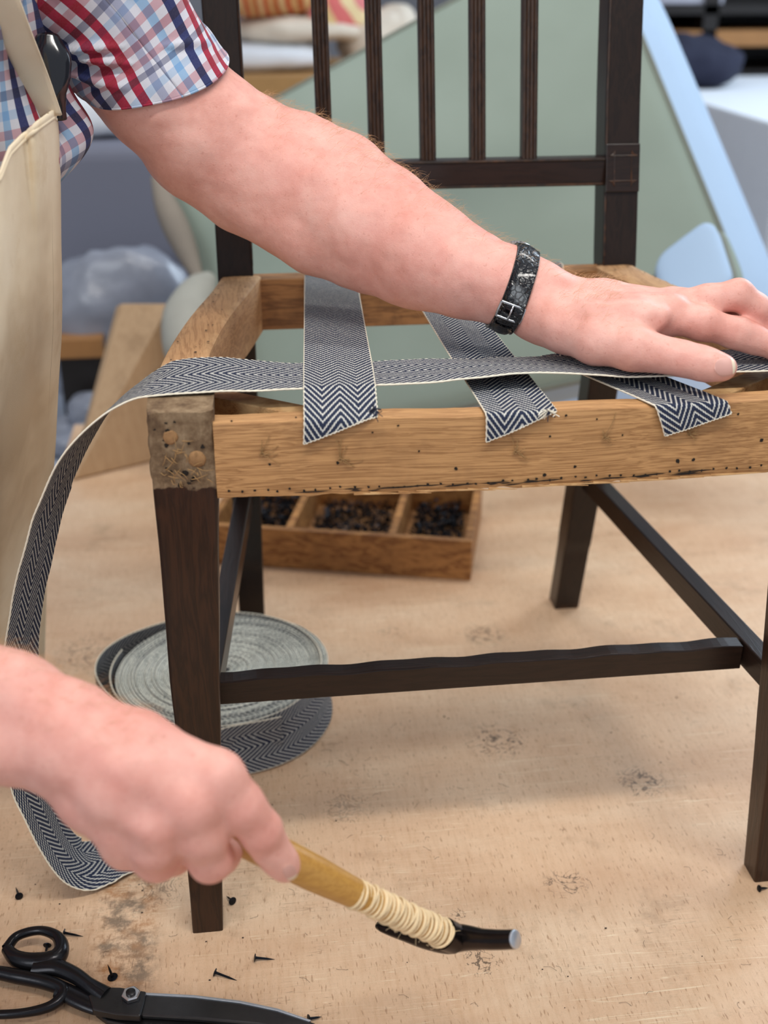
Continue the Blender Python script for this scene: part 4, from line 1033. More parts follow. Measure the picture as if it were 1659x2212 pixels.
for i, (py, xs_, d, sw) in enumerate(rows):
    v = i/129
    for j, u in enumerate(us):
        if u < .10: q = u/.10; px = xs_-sw*(1-q)**1.6; dd = d+.075*(1-q)
        else:
            q = (u-.10)/.90; px = xs_-520*q**1.35; dd = d-.012-.22*(1-(1-q)**2.4)*(.75+.25*v)
        fold = (.0045*math.sin(u*22+v*4)+.003*math.sin(u*41-v*7+1)+.006*math.exp(-((u-.30+.06*v)/.03)**2)*(1-.5*v))*min(1, u*6)
        # ragged upper line of the bib: drops and folds over to the left
        top = 0
        if px < xs_-8: top = np.interp(px, [-400, 0, 48, 49, 15, 60, 105][0:3]+[110], [520, 378, 345, 240])
        yy = py if px >= xs_-8 else max(py, top) if False else py
        if px < xs_-6:
            tp_ = np.interp(px, [-400, -60, 0, 20, 45, 80, 116], [470, 400, 372, 318, 292, 262, 236])
            yy = tp_+(py-240)*(1500-tp_)/(1260)
        P[i, j] = D(px, yy, dd+fold*1.2); 
    P[i, :, 0] += .0
for i in range(130): U[i, :, 0] = us; U[i, :, 1] = i/129
apron = shell('apron', P, U, M['canvas'], person, th=.0018, closed=False)
# stitched hems: a raised band along the bib top and the side edge
k = 12; e = np.array([P[2, j] for j in range(k, 80)]); 
V, F = tube(e-FW*.001, .0016, 6); sharp(obj('apron_hem', V, F, M['canvas'], apron), 80)
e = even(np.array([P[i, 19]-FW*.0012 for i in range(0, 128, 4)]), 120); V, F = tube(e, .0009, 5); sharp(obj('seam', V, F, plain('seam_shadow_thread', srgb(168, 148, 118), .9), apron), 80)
# folded-over corner of the bib
fc = [(16, 300, .868), (60, 268, .866), (98, 300, .870), (84, 380, .874), (50, 350, .872), (20, 325, .868)]
V = np.array([D(*q) for q in fc]); Vb = V+FW*.0025
obj('folded_flap', np.vstack([V, Vb]), [[0, 1, 2, 3, 4, 5][::-1], [6, 7, 8, 9, 10, 11]]+[[a, (a+1) % 6, (a+1) % 6+6, a+6] for a in range(6)], M['canvas'], apron, smooth=False)
C = even([D(-110, -230, .70), D(-48, -100, .735), D(4, 0, .765), D(40, 90, .795), D(70, 165, .822), D(101, 252, .848)], 60)
T = norm(np.gradient(C, axis=0)); Wd = norm(np.cross(T, np.tile(-FW, (60, 1))))
us = np.linspace(-.5, .5, 9); P = C[:, None]+Wd[:, None]*(us*.0205)[None, :, None]+(-FW)*(.0015*np.cos(us*np.pi))[None, :, None]
shell('apron_strap', P, np.zeros((60, 9, 2)), M['canvas'], person, th=.0022, closed=False)
for e in (0, 8):
    V, F = tube(P[:, e], .0009, 5); obj('strap_edge', V, F, M['canvas'], person)
# black glossy pouch between shirt and apron strap, plain shape for an unidentified object
M['gloss'] = plain('glossy_black', (.006, .006, .009), .12, var=.3, spec=.7)
V, F = tube(even([D(104, 80, .846), D(110, 135, .846), D(114, 190, .850), D(118, 255, .862)], 30), [.009+.005*math.sin(math.pi*min(1, k/20))*1. for k in range(30)], 20, ry=.008)
V = V+(nz(V, .012, 5)*.0010)[:, None]; p_ = obj('item', V, F, M['gloss']); p_['label'] = 'glossy black pouch tucked between the checked shirt and the apron strap'; p_['category'] = 'item'

# ------------------------------------------------------------------ watch
watch = thing('wristwatch', D(1110, 622, .888), 'black embossed leather watch strap with a silver buckle round the outstretched wrist', 'watch')
def leather():
    m = NT('embossed_black_leather'); co = m.coord(); v = m.n('ShaderNodeTexVoronoi', feature='DISTANCE_TO_EDGE'); m.put(v.inputs['Vector'], co); v.inputs['Scale'].default_value = 260
    m.bump(m.math('ADD', m.mr(v.outputs['Distance'], 0, .12), m.math('MULTIPLY', m.noise(co, 500, 3), .4)), .6, .0012); return m.fin((.003, .003, .0045), .2, 0, .5, Coat_Weight=.35, Coat_Roughness=.06)
M['leather'] = leather(); M['steel'] = plain('polished_steel', (.62, .62, .63), .18, 1., var=.1, sc=200)
wc = D(1108, 624, .888); wn = norm(RT*.945-UP*.32+FW*.10); e1 = norm(np.cross(wn, FW)); e2 = np.cross(wn, e1)
nth = 96; th = np.linspace(0, 2*np.pi, nth, endpoint=False); prof = [(-.0086, .0004), (-.0082, .0022), (-.004, .0031), (0, .0034), (.004, .0031), (.0082, .0022), (.0086, .0004)]
V = []
for (o_, hh) in prof:
    o = wc+wn*o_; dirs = np.outer(np.cos(th), e1)+np.outer(np.sin(th), e2)
    Pp, t = march(o+dirs*.07, -dirs, 0, .07); V.append(Pp+dirs*hh)
V = np.stack(V, 1); sharp(obj('watch_strap', V.reshape(-1, 3), np.vstack([grid_faces(nth, 7), np.stack([(nth-1)*7+np.arange(6), (nth-1)*7+np.arange(1, 7), np.arange(1, 7), np.arange(6)], 1)]), M['leather'], watch), 60)
for e in (1, 5):
    E_ = V[:, e]; V2, F2 = tube(np.vstack([E_, E_[:1]]), .0004, 5, caps=False); obj('stitching', V2, F2, M['leather'], watch)
# which angle faces the buckle: the lower visible side
qq = px_of(V[:, 3]); kb = np.argmin(np.hypot(qq[:, 0]-1082, qq[:, 1]-668)+100*(qq[:, 2] > .89))
kk = lambda a: V[(kb+a) % nth, 3]
def wpt(k, off, up_):
    c = V[k % nth, 3]; dr = norm(c-wc-wn*((c-wc)@wn)); return c+wn*off+dr*up_
sgn_ = 1 if px_of(V[(kb+3) % nth, 3][None])[0, 1] > px_of(V[kb, 3][None])[0, 1] else -1
lp = [wpt(kb-3*sgn_, -.0092, .0018), wpt(kb-3*sgn_, .0, .0022), wpt(kb-3*sgn_, .0092, .0018), wpt(kb, .0095, .0022), wpt(kb+2*sgn_, .0092, .0018), wpt(kb+2*sgn_, .0, .0022), wpt(kb+2*sgn_, -.0092, .0018), wpt(kb, -.0095, .0022)]
lp = np.array(lp+[lp[0]]); dd_ = np.vstack([np.linspace(a, b_, 6)[:-1] for a, b_ in zip(lp[:-1], lp[1:])]+[lp[-1:]])
V2, F2 = tube(dd_, .0010, 8, caps=False); sharp(obj('buckle', V2, F2, M['steel'], watch), 60)
V2, F2 = tube(np.array([wpt(kb-3*sgn_, 0, .0025), wpt(kb, 0, .0027), wpt(kb+2*sgn_, 0, .0024)]), .0008, 8); obj('buckle_pin', V2, F2, M['steel'], watch)
# free end of the strap lying over itself below the buckle
Vt = []
for i in range(12):
    k_ = kb+(i-0)*sgn_; w = .0072 if i < 9 else .0072*math.cos((i-9)/3*1.1)
    Vt += [wpt(k_, -w, .0004), wpt(k_, -w*.8, .0016), wpt(k_, 0, .0021), wpt(k_, w*.8, .0016), wpt(k_, w, .0004)]
sharp(obj('strap_end', Vt, grid_faces(12, 5).tolist(), M['leather'], watch), 70)
for a_ in (5,):
    Vt = []
    for i in (a_, a_+1, a_+2):
        k_ = kb+i*sgn_; Vt += [wpt(k_, -.0086, -.001), wpt(k_, -.0084, .0022), wpt(k_, 0, .0032), wpt(k_, .0084, .0022), wpt(k_, .0086, -.001)]
    obj('keeper_loop', Vt, grid_faces(3, 5).tolist(), M['leather'], watch)
# case on the far side of the wrist
kc = wpt(kb+nth//2, 0, .004); dr = norm(kc-wc); V2, F2 = tube(np.array([kc-dr*.004, kc+dr*.004]), .016, 32, (0, 1, 0)); sharp(obj('watch_case', V2, F2, M['steel'], watch), 40)

# ------------------------------------------------------------------ hammer
hammer = thing('hammer', D(980, 2020, .775), 'upholstery hammer with twine-bound wooden handle and curved dark steel head, held above the bench', 'hammer')
M['handle'] = wood('varnished_handle', srgb(196, 148, 72), srgb(150, 100, 38), 'x', 20, .32, .4, bump=.1)
hp = even([D(200, 1648, .665), D(300, 1697, .672), D(400, 1745, .679), D(540, 1815, .692), D(648, 1871, .705), D(765, 1929, .728), D(870, 1978, .750), D(975, 2024, .773)], 90); s = np.linspace(0, 1, 90)
r = np.interp(s, [0, .1, .35, .55, .72, .85, 1], [.0085, .0105, .0112, .0108, .0085, .0078, .0076])
V, F = tube(hp, r, 24); sharp(obj('handle', V, F, M['handle'], hammer), 60)
M['twine'] = plain('cotton_twine', srgb(226, 200, 158), .9, var=.25, sc=90, bump=.5)
T, N, B_ = frames(hp[56:88]); seg = even(hp[60:88], 520); T, N, B_ = frames(seg); a = np.linspace(0, 2*np.pi*24, 520)
rr2 = .0082+.0007*nz(np.c_[a, a*0, a*0], 2.)
V, F = tube(seg+N*(np.cos(a)*rr2)[:, None]+B_*(np.sin(a)*rr2)[:, None], .00135+.0003*np.sin(a*.37), 6); sharp(obj('twine_binding', V, F, M['twine'], hammer), 80)
a = np.linspace(0, 2*np.pi*7+1, 520); rr2 = .0090+.0008*nz(np.c_[a, a*0, a*0], 1.3)
sp = seg[::-1]; V, F = tube(sp+N*(np.cos(a)*rr2)[:, None]+B_*(np.sin(a)*rr2)[:, None], .0009, 6); sharp(obj('twine_wrap', V, F, M['twine'], hammer), 80)
fz = MB()
for q in range(60):
    k_ = rng.randint(20, 515); th_ = rng.uniform(0, 6.28); d = N[k_]*math.cos(th_)+B_[k_]*math.sin(th_); p = seg[k_]+d*.0098
    fz.add(*tube(even([p, p+d*.0015+rng.normal(0, .001, 3), p+d*.002+rng.normal(0, .002, 3)], 4), .00012, 3, caps=False))
fz.build('loose_fibre', M['twine'], hammer, kind='stuff')
M['hsteel'] = plain('dark_forged_steel', (.035, .028, .026), .26, .9, var=.4, sc=60, bump=.08); M['face'] = plain('bright_hammer_face', (.55, .58, .62), .38, .9, var=.1, sc=200, bump=.1)
hc = even([D(826, 1997, .835), D(858, 2009, .822), D(905, 2022, .802), D(950, 2028, .788), D(985, 2026, .778), D(1010, 2026, .772), D(1045, 2029, .762), D(1080, 2030, .754), D(1112, 2029, .747)], 70); s = np.linspace(0, 1, 70)
rv = np.interp(s, [0, .04, .25, .45, .56, .66, .8, 1], [.0038, .0044, .0060, .0085, .0100, .0085, .0066, .0060]); rh = np.interp(s, [0, .04, .3, .45, .56, .66, .8, 1], [.0065, .0075, .0068, .0078, .0090, .0078, .0064, .0060])
V, F = tube(hc, rh, 28, up=UP, ry=rv); sharp(obj('head', V, F, M['hsteel'], hammer), 50)
d = norm(hc[-1]-hc[-3]); V, F = tube(np.array([hc[-1]-d*.0005, hc[-1]+d*.0008, hc[-1]+d*.0014]), [.0060, .0058, .0050], 28, up=UP); sharp(obj('striking_face', V, F, M['face'], hammer, label='bright worn round face'), 40)
ed = norm(hp[-1]-hp[-4]); V, F = tube(np.array([hp[-1]-ed*.007, hp[-1]+ed*.004]), [.0104, .0098], 24); sharp(obj('eye_socket', V, F, M['hsteel'], hammer), 40)

# ------------------------------------------------------------------ shears
shears = thing('shears', PZ(283, 2150, 0), 'large black steel tailor shears with a silver pivot nut, lying in the near left corner', 'shears')
M['black'] = plain('black_painted_steel', (.016, .015, .017), .24, .6, var=.5, sc=40, bump=.12); M['blade'] = plain('worn_grey_steel', (.060, .058, .058), .34, .9, var=.35, sc=50, bump=.1)
Zp = lambda x, y, z: PZ(x, y, z)
lpz = .012
def loop(pts, r, ry, name, close=True):
    P = [Zp(x, y, z) for x, y, z in pts]
    if close: P = P+[P[0]]
    P = spline(P, 110); rr = np.interp(np.linspace(0, 1, 110), np.linspace(0, 1, len(r)), r); V, F = tube(P, rr, 16, ry=rr*ry, caps=not close)
    return sharp(obj(name, V, F, M['black'], shears), 70)
loop([(14, 2050, .012), (38, 2022, .014), (85, 2010, .016), (122, 2022, .016), (133, 2048, .015), (118, 2072, .013), (80, 2080, .012), (38, 2072, .012)], [.0044, .0038, .0036, .0044, .0060, .0078, .0080, .0066, .0044], 1.0, 'finger_ring')
loop([(-110, 2120, .010), (-40, 2098, .010), (40, 2110, .010), (105, 2124, .010), (138, 2142, .010), (112, 2172, .009), (50, 2188, .009), (-30, 2190, .009), (-100, 2170, .009)], [.004, .0050, .0056, .0056, .0052, .0040, .0034, .0034, .0036, .004], 1.0, 'finger_ring')
V, F = tube(spline([Zp(78, 2086, .012), Zp(120, 2090, .013), Zp(160, 2106, .013), Zp(195, 2130, .012), Zp(228, 2150, .010)], 40), np.interp(np.linspace(0, 1, 40), [0, .3, .7, 1], [.0100, .0070, .0056, .0070]), 18, ry=np.linspace(.006, .005, 40)); sharp(obj('shank', V, F, M['black'], shears), 70)
V, F = tube(spline([Zp(128, 2138, .009), Zp(165, 2155, .008), Zp(200, 2168, .007), Zp(240, 2178, .0055)], 30), np.linspace(.0075, .0092, 30), 18, ry=np.linspace(.0052, .004, 30)); sharp(obj('shank', V, F, M['black'], shears), 70)
def plate(pts, z0, z1, name, mat, bw=.0008, top=None, parent=shears):
    poly = [Zp(x, y, z1)[:2] for x, y in pts]; A2 = sum(poly[i][0]*poly[(i+1) % len(poly)][1]-poly[(i+1) % len(poly)][0]*poly[i][1] for i in range(len(poly)))
    if A2 < 0: poly = poly[::-1]
    mb = MB(); mb.prism(poly, z0, z1); o = mb.build(name, mat, parent); bevel(o, bw, 2); return o
plate([(190, 2150), (214, 2131), (260, 2132), (316, 2141), (312, 2160), (303, 2194), (250, 2190), (200, 2180)], .0055, .0125, 'pivot_block', M['blade'], .0012)
plate([(303, 2148), (420, 2153), (520, 2166), (600, 2183), (660, 2201), (700, 2218), (760, 2248), (690, 2238), (560, 2212), (430, 2200), (303, 2192)], .0052, .0098, 'upper_blade', M['blade'], .0014)
plate([(303, 2143), (420, 2149), (520, 2161), (600, 2178), (672, 2203), (668, 2206), (598, 2183), (518, 2166), (420, 2154), (303, 2148)], .006, .0108, 'blade_spine', M['face'], .0004)
plate([(205, 2188), (303, 2196), (430, 2205), (560, 2222), (700, 2250), (820, 2290), (560, 2262), (330, 2226), (230, 2206)], .0004, .0048, 'lower_blade', M['blade'], .001)
c = Zp(283, 2149, .0145); a = np.linspace(0, 2*np.pi, 7)[:-1]+.25
mb = MB(); mb.prism(np.c_[c[0]+.0072*np.cos(a), c[1]+.0072*np.sin(a)], .0125, .0165); bevel(mb.build('pivot_nut', M['steel'], shears, label='bright hexagonal nut'), .0007)
V, F = tube(np.array([(c[0], c[1], .0125), (c[0], c[1], .0178), (c[0], c[1], .0186)]), [.0038, .0036, .0022], 18, (0, 1, 0)); sharp(obj('pivot_bolt', V, F, M['blade'], shears), 40)

# ------------------------------------------------------------------ behind the chair: upholstered back, plank, workshop clutter
def cushion(name, cpx, size, normal, xdir, th, mat, side, parent=None, rc=.06, puff=.03, seed=1, n=44, tilt=None, seed_s=.05, welt=True, noise_a=.003):
    """padded slab: two faces puffed, boxed side, real thickness. centre, (w,h), facing normal, in-plane x"""
    c = np.asarray(cpx, float); nn = norm(normal); x = norm(np.asarray(xdir)-nn*(np.asarray(xdir)@nn)); y = np.cross(nn, x); w, h = size[0]/2, size[1]/2
    u = np.linspace(-1, 1, n); Uu, Vv = np.meshgrid(u, u)
    # squircle mapping of the square to a rounded rectangle
    e = min(rc/min(w, h), 1); sx = Uu*(1-e*.5*(np.abs(Vv)**6)*.35); sy = Vv*(1-e*.5*(np.abs(Uu)**6)*.35)
    edge = (1-Uu**6)*(1-Vv**6); P0 = c+sx[..., None]*w*x+sy[..., None]*h*y
    P1 = P0+nn*(th/2+puff*edge**.5+noise_a*nz(P0, seed_s, seed))[..., None]; P2 = P0-nn*(th/2+puff*.5*edge**.5)[..., None]
    V = np.vstack([P1.reshape(-1, 3), P2.reshape(-1, 3)]); q = n*n; F1 = grid_faces(n, n); per = [j for j in range(n)]+[i*n+n-1 for i in range(1, n)]+[(n-1)*n+j for j in range(n-2, -1, -1)]+[i*n for i in range(n-2, 0, -1)]
    F = F1.tolist()+(F1[:, ::-1]+q).tolist(); mi = [0]*(2*len(F1))
    k = len(per); F += [[per[i]+0, per[i]+q, per[(i+1) % k]+q, per[(i+1) % k]] for i in range(k)]; mi += [1]*k
    o = obj(name, V, F, [mat, side], parent, midx=mi); sharp(o, 50)
    if welt:
        e = P1.reshape(-1, 3)[per]; V2, F2 = tube(np.vstack([e, e[:1]]), .0045, 8, up=nn, caps=False); sharp(obj('welt', V2, F2, M['welt'], o if parent is None else parent), 70)
    return o
def linen(name, col, col2):
    m = NT(name); co = m.coord(); a = m.n('ShaderNodeTexWave'); m.put(a.inputs[0], m.map(co, (1, 1, 1), rot=(0, .4, .5))); a.inputs['Scale'].default_value = 260; a.bands_direction = 'X'
    b_ = m.n('ShaderNodeTexWave'); m.put(b_.inputs[0], m.map(co, (1, 1, 1), rot=(0, .4, .5))); b_.inputs['Scale'].default_value = 260; b_.bands_direction = 'Z'
    f = m.math('MULTIPLY', a.outputs['Fac'], b_.outputs['Fac']); n = m.noise(co, 5, 3)
    c = m.mix(m.math('ADD', m.math('MULTIPLY', f, .4), m.math('MULTIPLY', n, .5), clamp=True), col2, col); m.bump(f, .3, .001)
    return m.fin(c, .9, 0, .15)
M['sage'] = linen('sage_green_linen', srgb(164, 176, 166), srgb(132, 144, 132)); M['pale'] = plain('pale_blue_lining', srgb(164, 188, 214), .8, var=.04, sc=6)
M['welt'] = plain('grey_piping', srgb(118, 122, 112), .9); M['beige'] = plain('beige_linen', srgb(134, 124, 112), .9, var=.06, sc=40)
def quad_pad(name, TL, TR, BR, BL, back, mat, side, parent, puff=.02, n=50, seed=1, rc=.12, wr=.004, label=None):
    """padded panel between four corners (world), thickness vector back"""
    TL, TR, BR, BL = [np.asarray(q, float) for q in (TL, TR, BR, BL)]; back = np.asarray(back, float)
    u = np.linspace(-1, 1, n); Uu, Vv = np.meshgrid(u, u)
    a = Uu*np.sqrt(np.maximum(0, 1-rc*Vv**8)); b_ = Vv*np.sqrt(np.maximum(0, 1-rc*Uu**8)); a = (a+1)/2; b_ = (b_+1)/2
    P0 = (TL*(1-a)[..., None]+TR*a[..., None])*(1-b_)[..., None]+(BL*(1-a)[..., None]+BR*a[..., None])*b_[..., None]
    nn = norm(np.cross(TR-TL, BL-TL)); nn = nn if nn@FW < 0 else -nn; edge = np.clip((1-Uu**8)*(1-Vv**8), 0, 1)**.5
    P1 = P0+nn*(puff*edge+wr*nz(P0, .12, seed)*edge)[..., None]; P2 = P0+back-nn*(puff*.3*edge)[..., None]
    V = [P1.reshape(-1, 3)]; per = [j for j in range(n)]+[i*n+n-1 for i in range(1, n)]+[(n-1)*n+j for j in range(n-2, -1, -1)]+[i*n for i in range(n-2, 0, -1)]; k = len(per); q = n*n
    rim = P1.reshape(-1, 3)[per]; ctr = P0.mean((0, 1)); out = norm(rim-ctr-np.outer((rim-ctr)@nn, nn)); R_ = 7
    for i in range(R_+1): V.append(rim+back*i/R_+out*(.012*math.sin(math.pi*i/R_)))
    V.append(P2.reshape(-1, 3)); V = np.vstack(V); F1 = grid_faces(n, n); F = F1.tolist(); mi = [0]*len(F1)
    for i in range(R_):
        for j in range(k): F.append([q+i*k+j, q+(i+1)*k+j, q+(i+1)*k+(j+1) % k, q+i*k+(j+1) % k]); mi.append(1)
    F += (F1[:, ::-1]+q+(R_+1)*k).tolist(); mi += [0]*len(F1)
    o = obj(name, V, F, [mat, side], parent, midx=mi, label=label); sharp(o, 50)
    V2, F2 = tube(np.vstack([rim, rim[:1]])+nn*.001, .0045, 8, up=nn, caps=False); sharp(obj('welt', V2, F2, M['welt'], o), 70)
    return o
arm_ = thing('upholstered_chair_back', (.2, 1.05, 0), 'large sage green upholstered chair back with pale blue side, propped behind the slatted chair', 'chair back')
quad_pad('padded_face', D(330, 362, 2.02), D(1285, -165, 1.95), D(1655, 735, 1.74), D(600, 965, 1.86), RT*.085+FW*.07, M['sage'], M['pale'], arm_, seed=3)
V, F = tube(even([D(338, 385, 1.97), D(362, 450, 1.94), D(398, 530, 1.91), D(432, 610, 1.88), D(455, 660, 1.86)], 40), [.010+.012*math.sin(math.pi*min(1, k/30)) for k in range(40)], 16); sharp(obj('rolled_edge', V, F, M['beige'], arm_, label='taupe rolled edge'))
V, F = tube(even([D(452, 600, 1.86), D(418, 650, 1.82), D(402, 710, 1.78), D(410, 790, 1.74)], 30), np.interp(np.linspace(0, 1, 30), [0, .15, .5, .85, 1], [.012, .026, .038, .036, .02]), 24); sharp(obj('scroll_arm', V, F, plain('pale_grey_linen', srgb(160, 158, 148), .9), arm_))
quad_pad('arm_pad', D(1405, 575, 1.62), D(1545, 470, 1.62), D(1600, 640, 1.56), D(1440, 720, 1.56), RT*.02+FW*.06, M['pale'], M['sage'], arm_, puff=.02, n=24, rc=.5)
# plank leaning on the bench behind the left leg
M['plank'] = wood('scuffed_plank', srgb(188, 156, 120), srgb(164, 130, 94), 'z', 5, .6, .4, dark=(srgb(120, 88, 56), .5))
pk = thing('wooden_board', tuple(PZ(240, 1020, 0)), 'plain pale wooden board leaning behind the left side of the chair', 'board')
p0, p1, p2, p3 = PZ(158, 1036, .003), PZ(372, 985, .003), D(368, 655, 1.80), D(262, 655, 1.84)
nb = norm(np.cross(p1-p0, p3-p0)); nb = nb if nb@FW > 0 else -nb
mb = MB(); mb.add(np.vstack([[p0, p1, p2, p3], np.array([p0, p1, p2, p3])+nb*.022]), [[0, 1, 2, 3], [7, 6, 5, 4], [0, 4, 5, 1], [1, 5, 6, 2], [2, 6, 7, 3], [3, 7, 4, 0]]); bevel(mb.build('board', M['plank'], pk), .003)

# side table behind with wrapped goods
M['steelgrey'] = plain('slate_grey_cloth', srgb(112, 114, 128), .8, var=.06, sc=6); M['film'] = plain('crumpled_clear_film', srgb(134, 138, 150), .28, 0, var=.35, sc=18, spec=.6, bump=.4)
M['whitecloth'] = plain('white_cotton', srgb(226, 230, 236), .8, var=.04); M['oak'] = plain('honey_oak', srgb(166, 116, 66), .5, var=.2, sc=12); M['darkw'] = plain('very_dark_wood', (.012, .008, .006), .4)
tbz = -.02
tabl = thing('side_table', (-.3, 2.5, RZ), 'low work table behind the bench, covered with wrapped goods', 'table')
b = MB(); b.box((-.2, 1.965, tbz-.12), (2.4, 1.35, .04)); b.build('table_top', plain('pale_table_top', srgb(170, 176, 188), .5, var=.05), tabl)
for sx in (-1.3, .9):
    for sy in (1.4, 2.55): MB().box((sx, sy, (RZ+tbz-.14)/2), (.07, .07, tbz-.14-RZ)).build('leg', M['oak'], tabl)
TT = tbz-.10
def crumple(name, c, size, mat, label, cat, amp=.03, sc=.09, seed=1, pw=.45, n=60):
    """soft lumpy bundle sitting on z=c[2]"""
    th = np.linspace(0, 2*np.pi, n+1)[:-1]; ph = np.linspace(0, math.pi, n//2); T_, P_ = np.meshgrid(th, ph)
    d = np.stack([np.sin(P_)*np.cos(T_), np.sin(P_)*np.sin(T_), np.cos(P_)], -1); e = np.sign(d)*np.abs(d)**pw
    e = .5*e+.5*d; P = e*np.array(size)/2; P = P+d*(amp*nz(P, sc, seed)+amp*.5*np.abs(nz(P, sc*.45, seed+4)))[..., None]
    P[..., 2] = np.maximum(P[..., 2], -size[2]/2); P = P+np.array(c)+np.array([0, 0, size[2]/2])
    o = obj(name, P.reshape(-1, 3), grid_faces(n//2, n, True)[:, ::-1].tolist(), mat); o['label'] = label; o['category'] = cat; return o
def at_px(px, py, d): return D(px, py, d)
c = D(300, 400, 2.4); c[1] = max(c[1], 1.86); box_ = MB().box((c[0], c[1], TT+.255), (.42, .30, .51)).build('covered_box', M['steelgrey']); bevel(box_, .03, 4); tag(box_, 'slate grey cloth-covered box on the table behind the left arm', 'box')
crumple('pillow', (c[0]-.06, c[1], TT+.512), (.24, .18, .10), M['whitecloth'], 'white folded pillow on top of the slate grey box', 'pillow', .01, .06)
for i, (px, py, yy, sz) in enumerate([(250, 560, 1.58, (.30, .13, .33)), (395, 600, 1.45, (.16, .10, .24)), (255, 760, 1.42, (.20, .10, .10)), (150, 800, 1.40, (.14, .12, .05))]):
    c = PY(px, py, yy); crumple('film_bundle', (c[0], yy, TT+.0), sz, M['film'], ['tallest bundle of crumpled plastic wrap, in front of the slate grey box', 'crumpled plastic wrap bundle directly under the elbow', 'low heap of plastic wrap behind the wooden board', 'flattest heap of plastic wrap, next to the apron edge'][i], 'plastic wrap', .014, .05, i+2)
c = PY(150, 640, 1.40); c[1] = 1.28
blk = thing('wooden_bracket', (c[0], max(c[1], 1.4), TT), 'dark and honey coloured wooden frame piece between apron and plastic wrap', 'furniture part')
MB().box((c[0], 1.52, TT+.075), (.09, .07, .15)).build('block', M['darkw'], blk); MB().box((c[0]-.01, 1.515, TT+.17), (.10, .08, .035)).build('top_rail', M['oak'], blk)

# fabrics piled behind the chair back
def stripes(name, cols, sc, rot):
    m = NT(name); co = m.coord(); s_ = m.n('ShaderNodeSeparateXYZ'); m.put(s_.inputs[0], m.map(co, (1, 1, 1), rot=rot))
    f = m.math('FRACT', m.math('ADD', m.math('MULTIPLY', s_.outputs[0], sc), m.math('MULTIPLY', m.noise(co, 6, 2), .6)))
    return m.fin(m.ramp(f, [(k/len(cols), c) for k, c in enumerate(cols)], 'CONSTANT'), .85, 0, .2)
M['rust'] = stripes('rust_striped_cloth', [srgb(196, 84, 48), srgb(214, 164, 106), srgb(190, 96, 52), srgb(224, 186, 130)], 18, (0, 0, .3)); M['pinky'] = stripes('pink_yellow_cloth', [srgb(232, 140, 140), srgb(242, 210, 150), srgb(226, 120, 116), srgb(244, 220, 170)], 9, (0, .6, .8))
M['cream'] = plain('cream_cloth', srgb(226, 214, 196), .85, var=.08); M['tan'] = plain('tan_board', srgb(176, 132, 78), .7, var=.15)
shelf = thing('storage_rack', (.3, 3.0, RZ), 'tan wooden rack behind the chair back, piled with cloth', 'rack')
zsh = D(620, 190, 2.9)[2]
MB().box((.05, 3.05, zsh-.03), (1.5, .7, .05)).build('shelf', M['tan'], shelf)
for sx in (-.66, .76): MB().box((sx, 3.05, (RZ+zsh-.055)/2), (.05, .6, zsh-.055-RZ)).build('side', M['tan'], shelf)
def pile(px, py, d, sz, mat, name, label, cat, z=None, **k):
    c = D(px, py, d); z = c[2]-sz[2]/2 if z is None else z; return crumple(name, (c[0], 2.98 if d < 3 else c[1], z), sz, mat, label, cat, **k)
pile(590, 150, 2.9, (.36, .34, .075), M['whitecloth'], 'folded_cloth', 'white folded cloth on the rack, lower one, left of the slats', 'cloth', z=zsh-.004, amp=.012)
pile(680, 75, 2.9, (.36, .30, .06), M['cream'], 'folded_cloth', 'cream folded cloth lying on the white one, behind the first slat', 'cloth', z=zsh+.075, amp=.02)
pile(580, 30, 2.9, (.32, .34, .16), M['rust'], 'cushion', 'rust and ochre striped cushion at the top between left post and first slat', 'cushion', z=zsh+.140, amp=.02)
pile(775, 20, 2.9, (.20, .24, .15), M['pinky'], 'cushion', 'pink and yellow striped cushion at the top between two slats', 'cushion', z=zsh+.075, amp=.02)
pile(885, 40, 2.9, (.20, .22, .16), M['cream'], 'sack', 'small cream cloth bundle behind the second and third slats', 'cloth', z=zsh-.004, amp=.03)

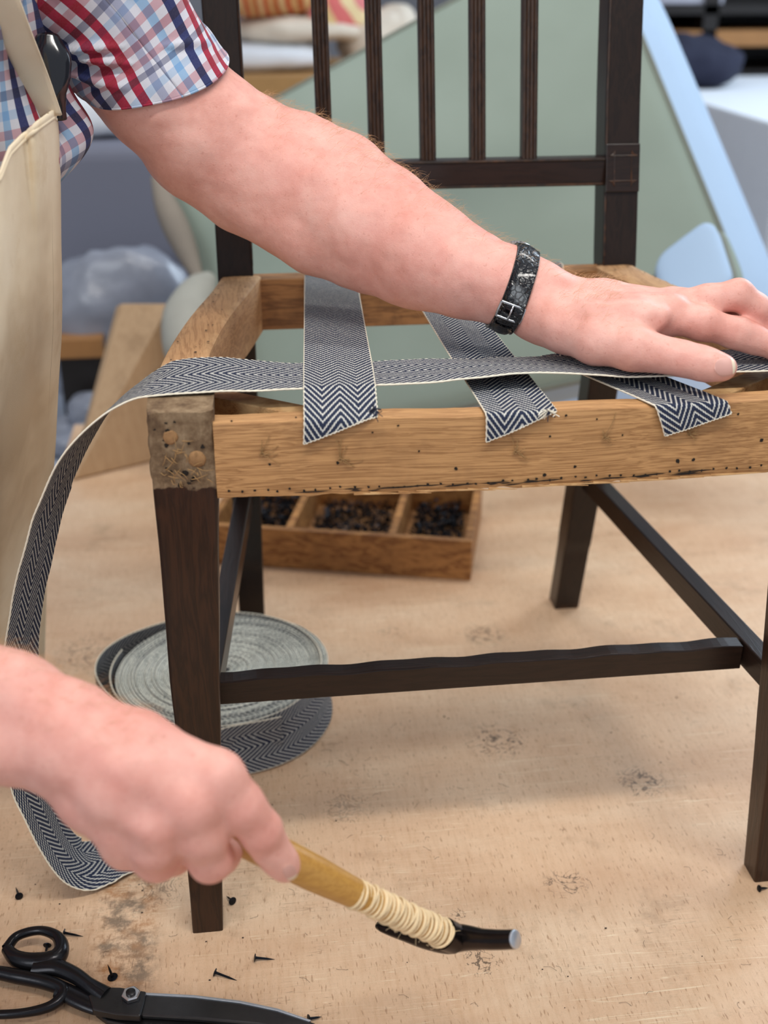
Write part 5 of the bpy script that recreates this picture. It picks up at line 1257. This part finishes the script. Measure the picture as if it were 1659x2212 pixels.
# dark shelving with boxes at the right, bright sheet on a table below it
rack = thing('dark_shelving', (1.9, 3.6, RZ), 'dark open shelving with lavender boxes in the far right background', 'shelving')
zb = D(1560, 130, 3.5)
for k_, (py, th_) in enumerate(((30, .03), (100, .05), (190, .03))):
    z_ = D(1560, py, 3.6)[2]; MB().box((zb[0]+.35, 3.6, z_), (1.3, .5, th_)).build('shelf', M['oak'] if k_ == 1 else M['darkw'], rack)
MB().box((zb[0]+.35, 3.88, .6), (1.3, .03, 2.9)).build('back_panel', M['darkw'], rack)
for sx in (-.28, .15, 1.0): MB().box((zb[0]+sx, 3.6, .6), (.05, .5, 2.9)).build('upright', M['darkw'], rack)
M['lav'] = plain('lavender_card', srgb(150, 150, 205), .7); M['lgrey'] = plain('light_grey_card', srgb(178, 178, 190), .7)
for (px, w, m, lb) in ((1470, .16, 'lav', 'lavender cardboard box on the dark shelving'), (1630, .22, 'lgrey', 'light grey cardboard box on the dark shelving')):
    c = D(px, 0, 3.45); z_ = D(1560, 30, 3.6)[2]+.016; bx = MB().box((c[0], 3.5, z_+.09), (w, .28, .18)).build('cardboard_box', M[m]); bevel(bx, .004); tag(bx, lb, 'box')
zz = D(1600, 260, 2.9)[2]
st = thing('sheet_table', (1.7, 2.7, RZ), 'far right table spread with a white sheet', 'table')
MB().box((1.95, 2.65, zz-.03), (1.7, 1.26, .03)).build('table_top', M['oak'], st)
for sx in (1.2, 2.7):
    for sy in (2.1, 3.2): MB().box((sx, sy, (RZ+zz-.045)/2), (.06, .06, zz-.045-RZ)).build('leg', M['darkw'], st)
sh = MB().box((1.95, 2.65, zz-.005), (1.72, 1.30, .018)).box((1.95, 2.0, zz-.33), (1.72, .012, .66)).box((1.092, 2.65, zz-.33), (.012, 1.3, .66)).build('white_sheet', M['whitecloth']); tag(sh, 'bright white sheet spread over the far right table', 'sheet')
c = D(1600, 175, 2.9); crumple('navy_bundle', (c[0]+.05, 3.0, zz+.005), (.5, .3, .13), plain('navy_cloth', (.012, .014, .035), .9), 'navy cloth bundle lying at the back of the white sheet', 'cloth', .03, .1)
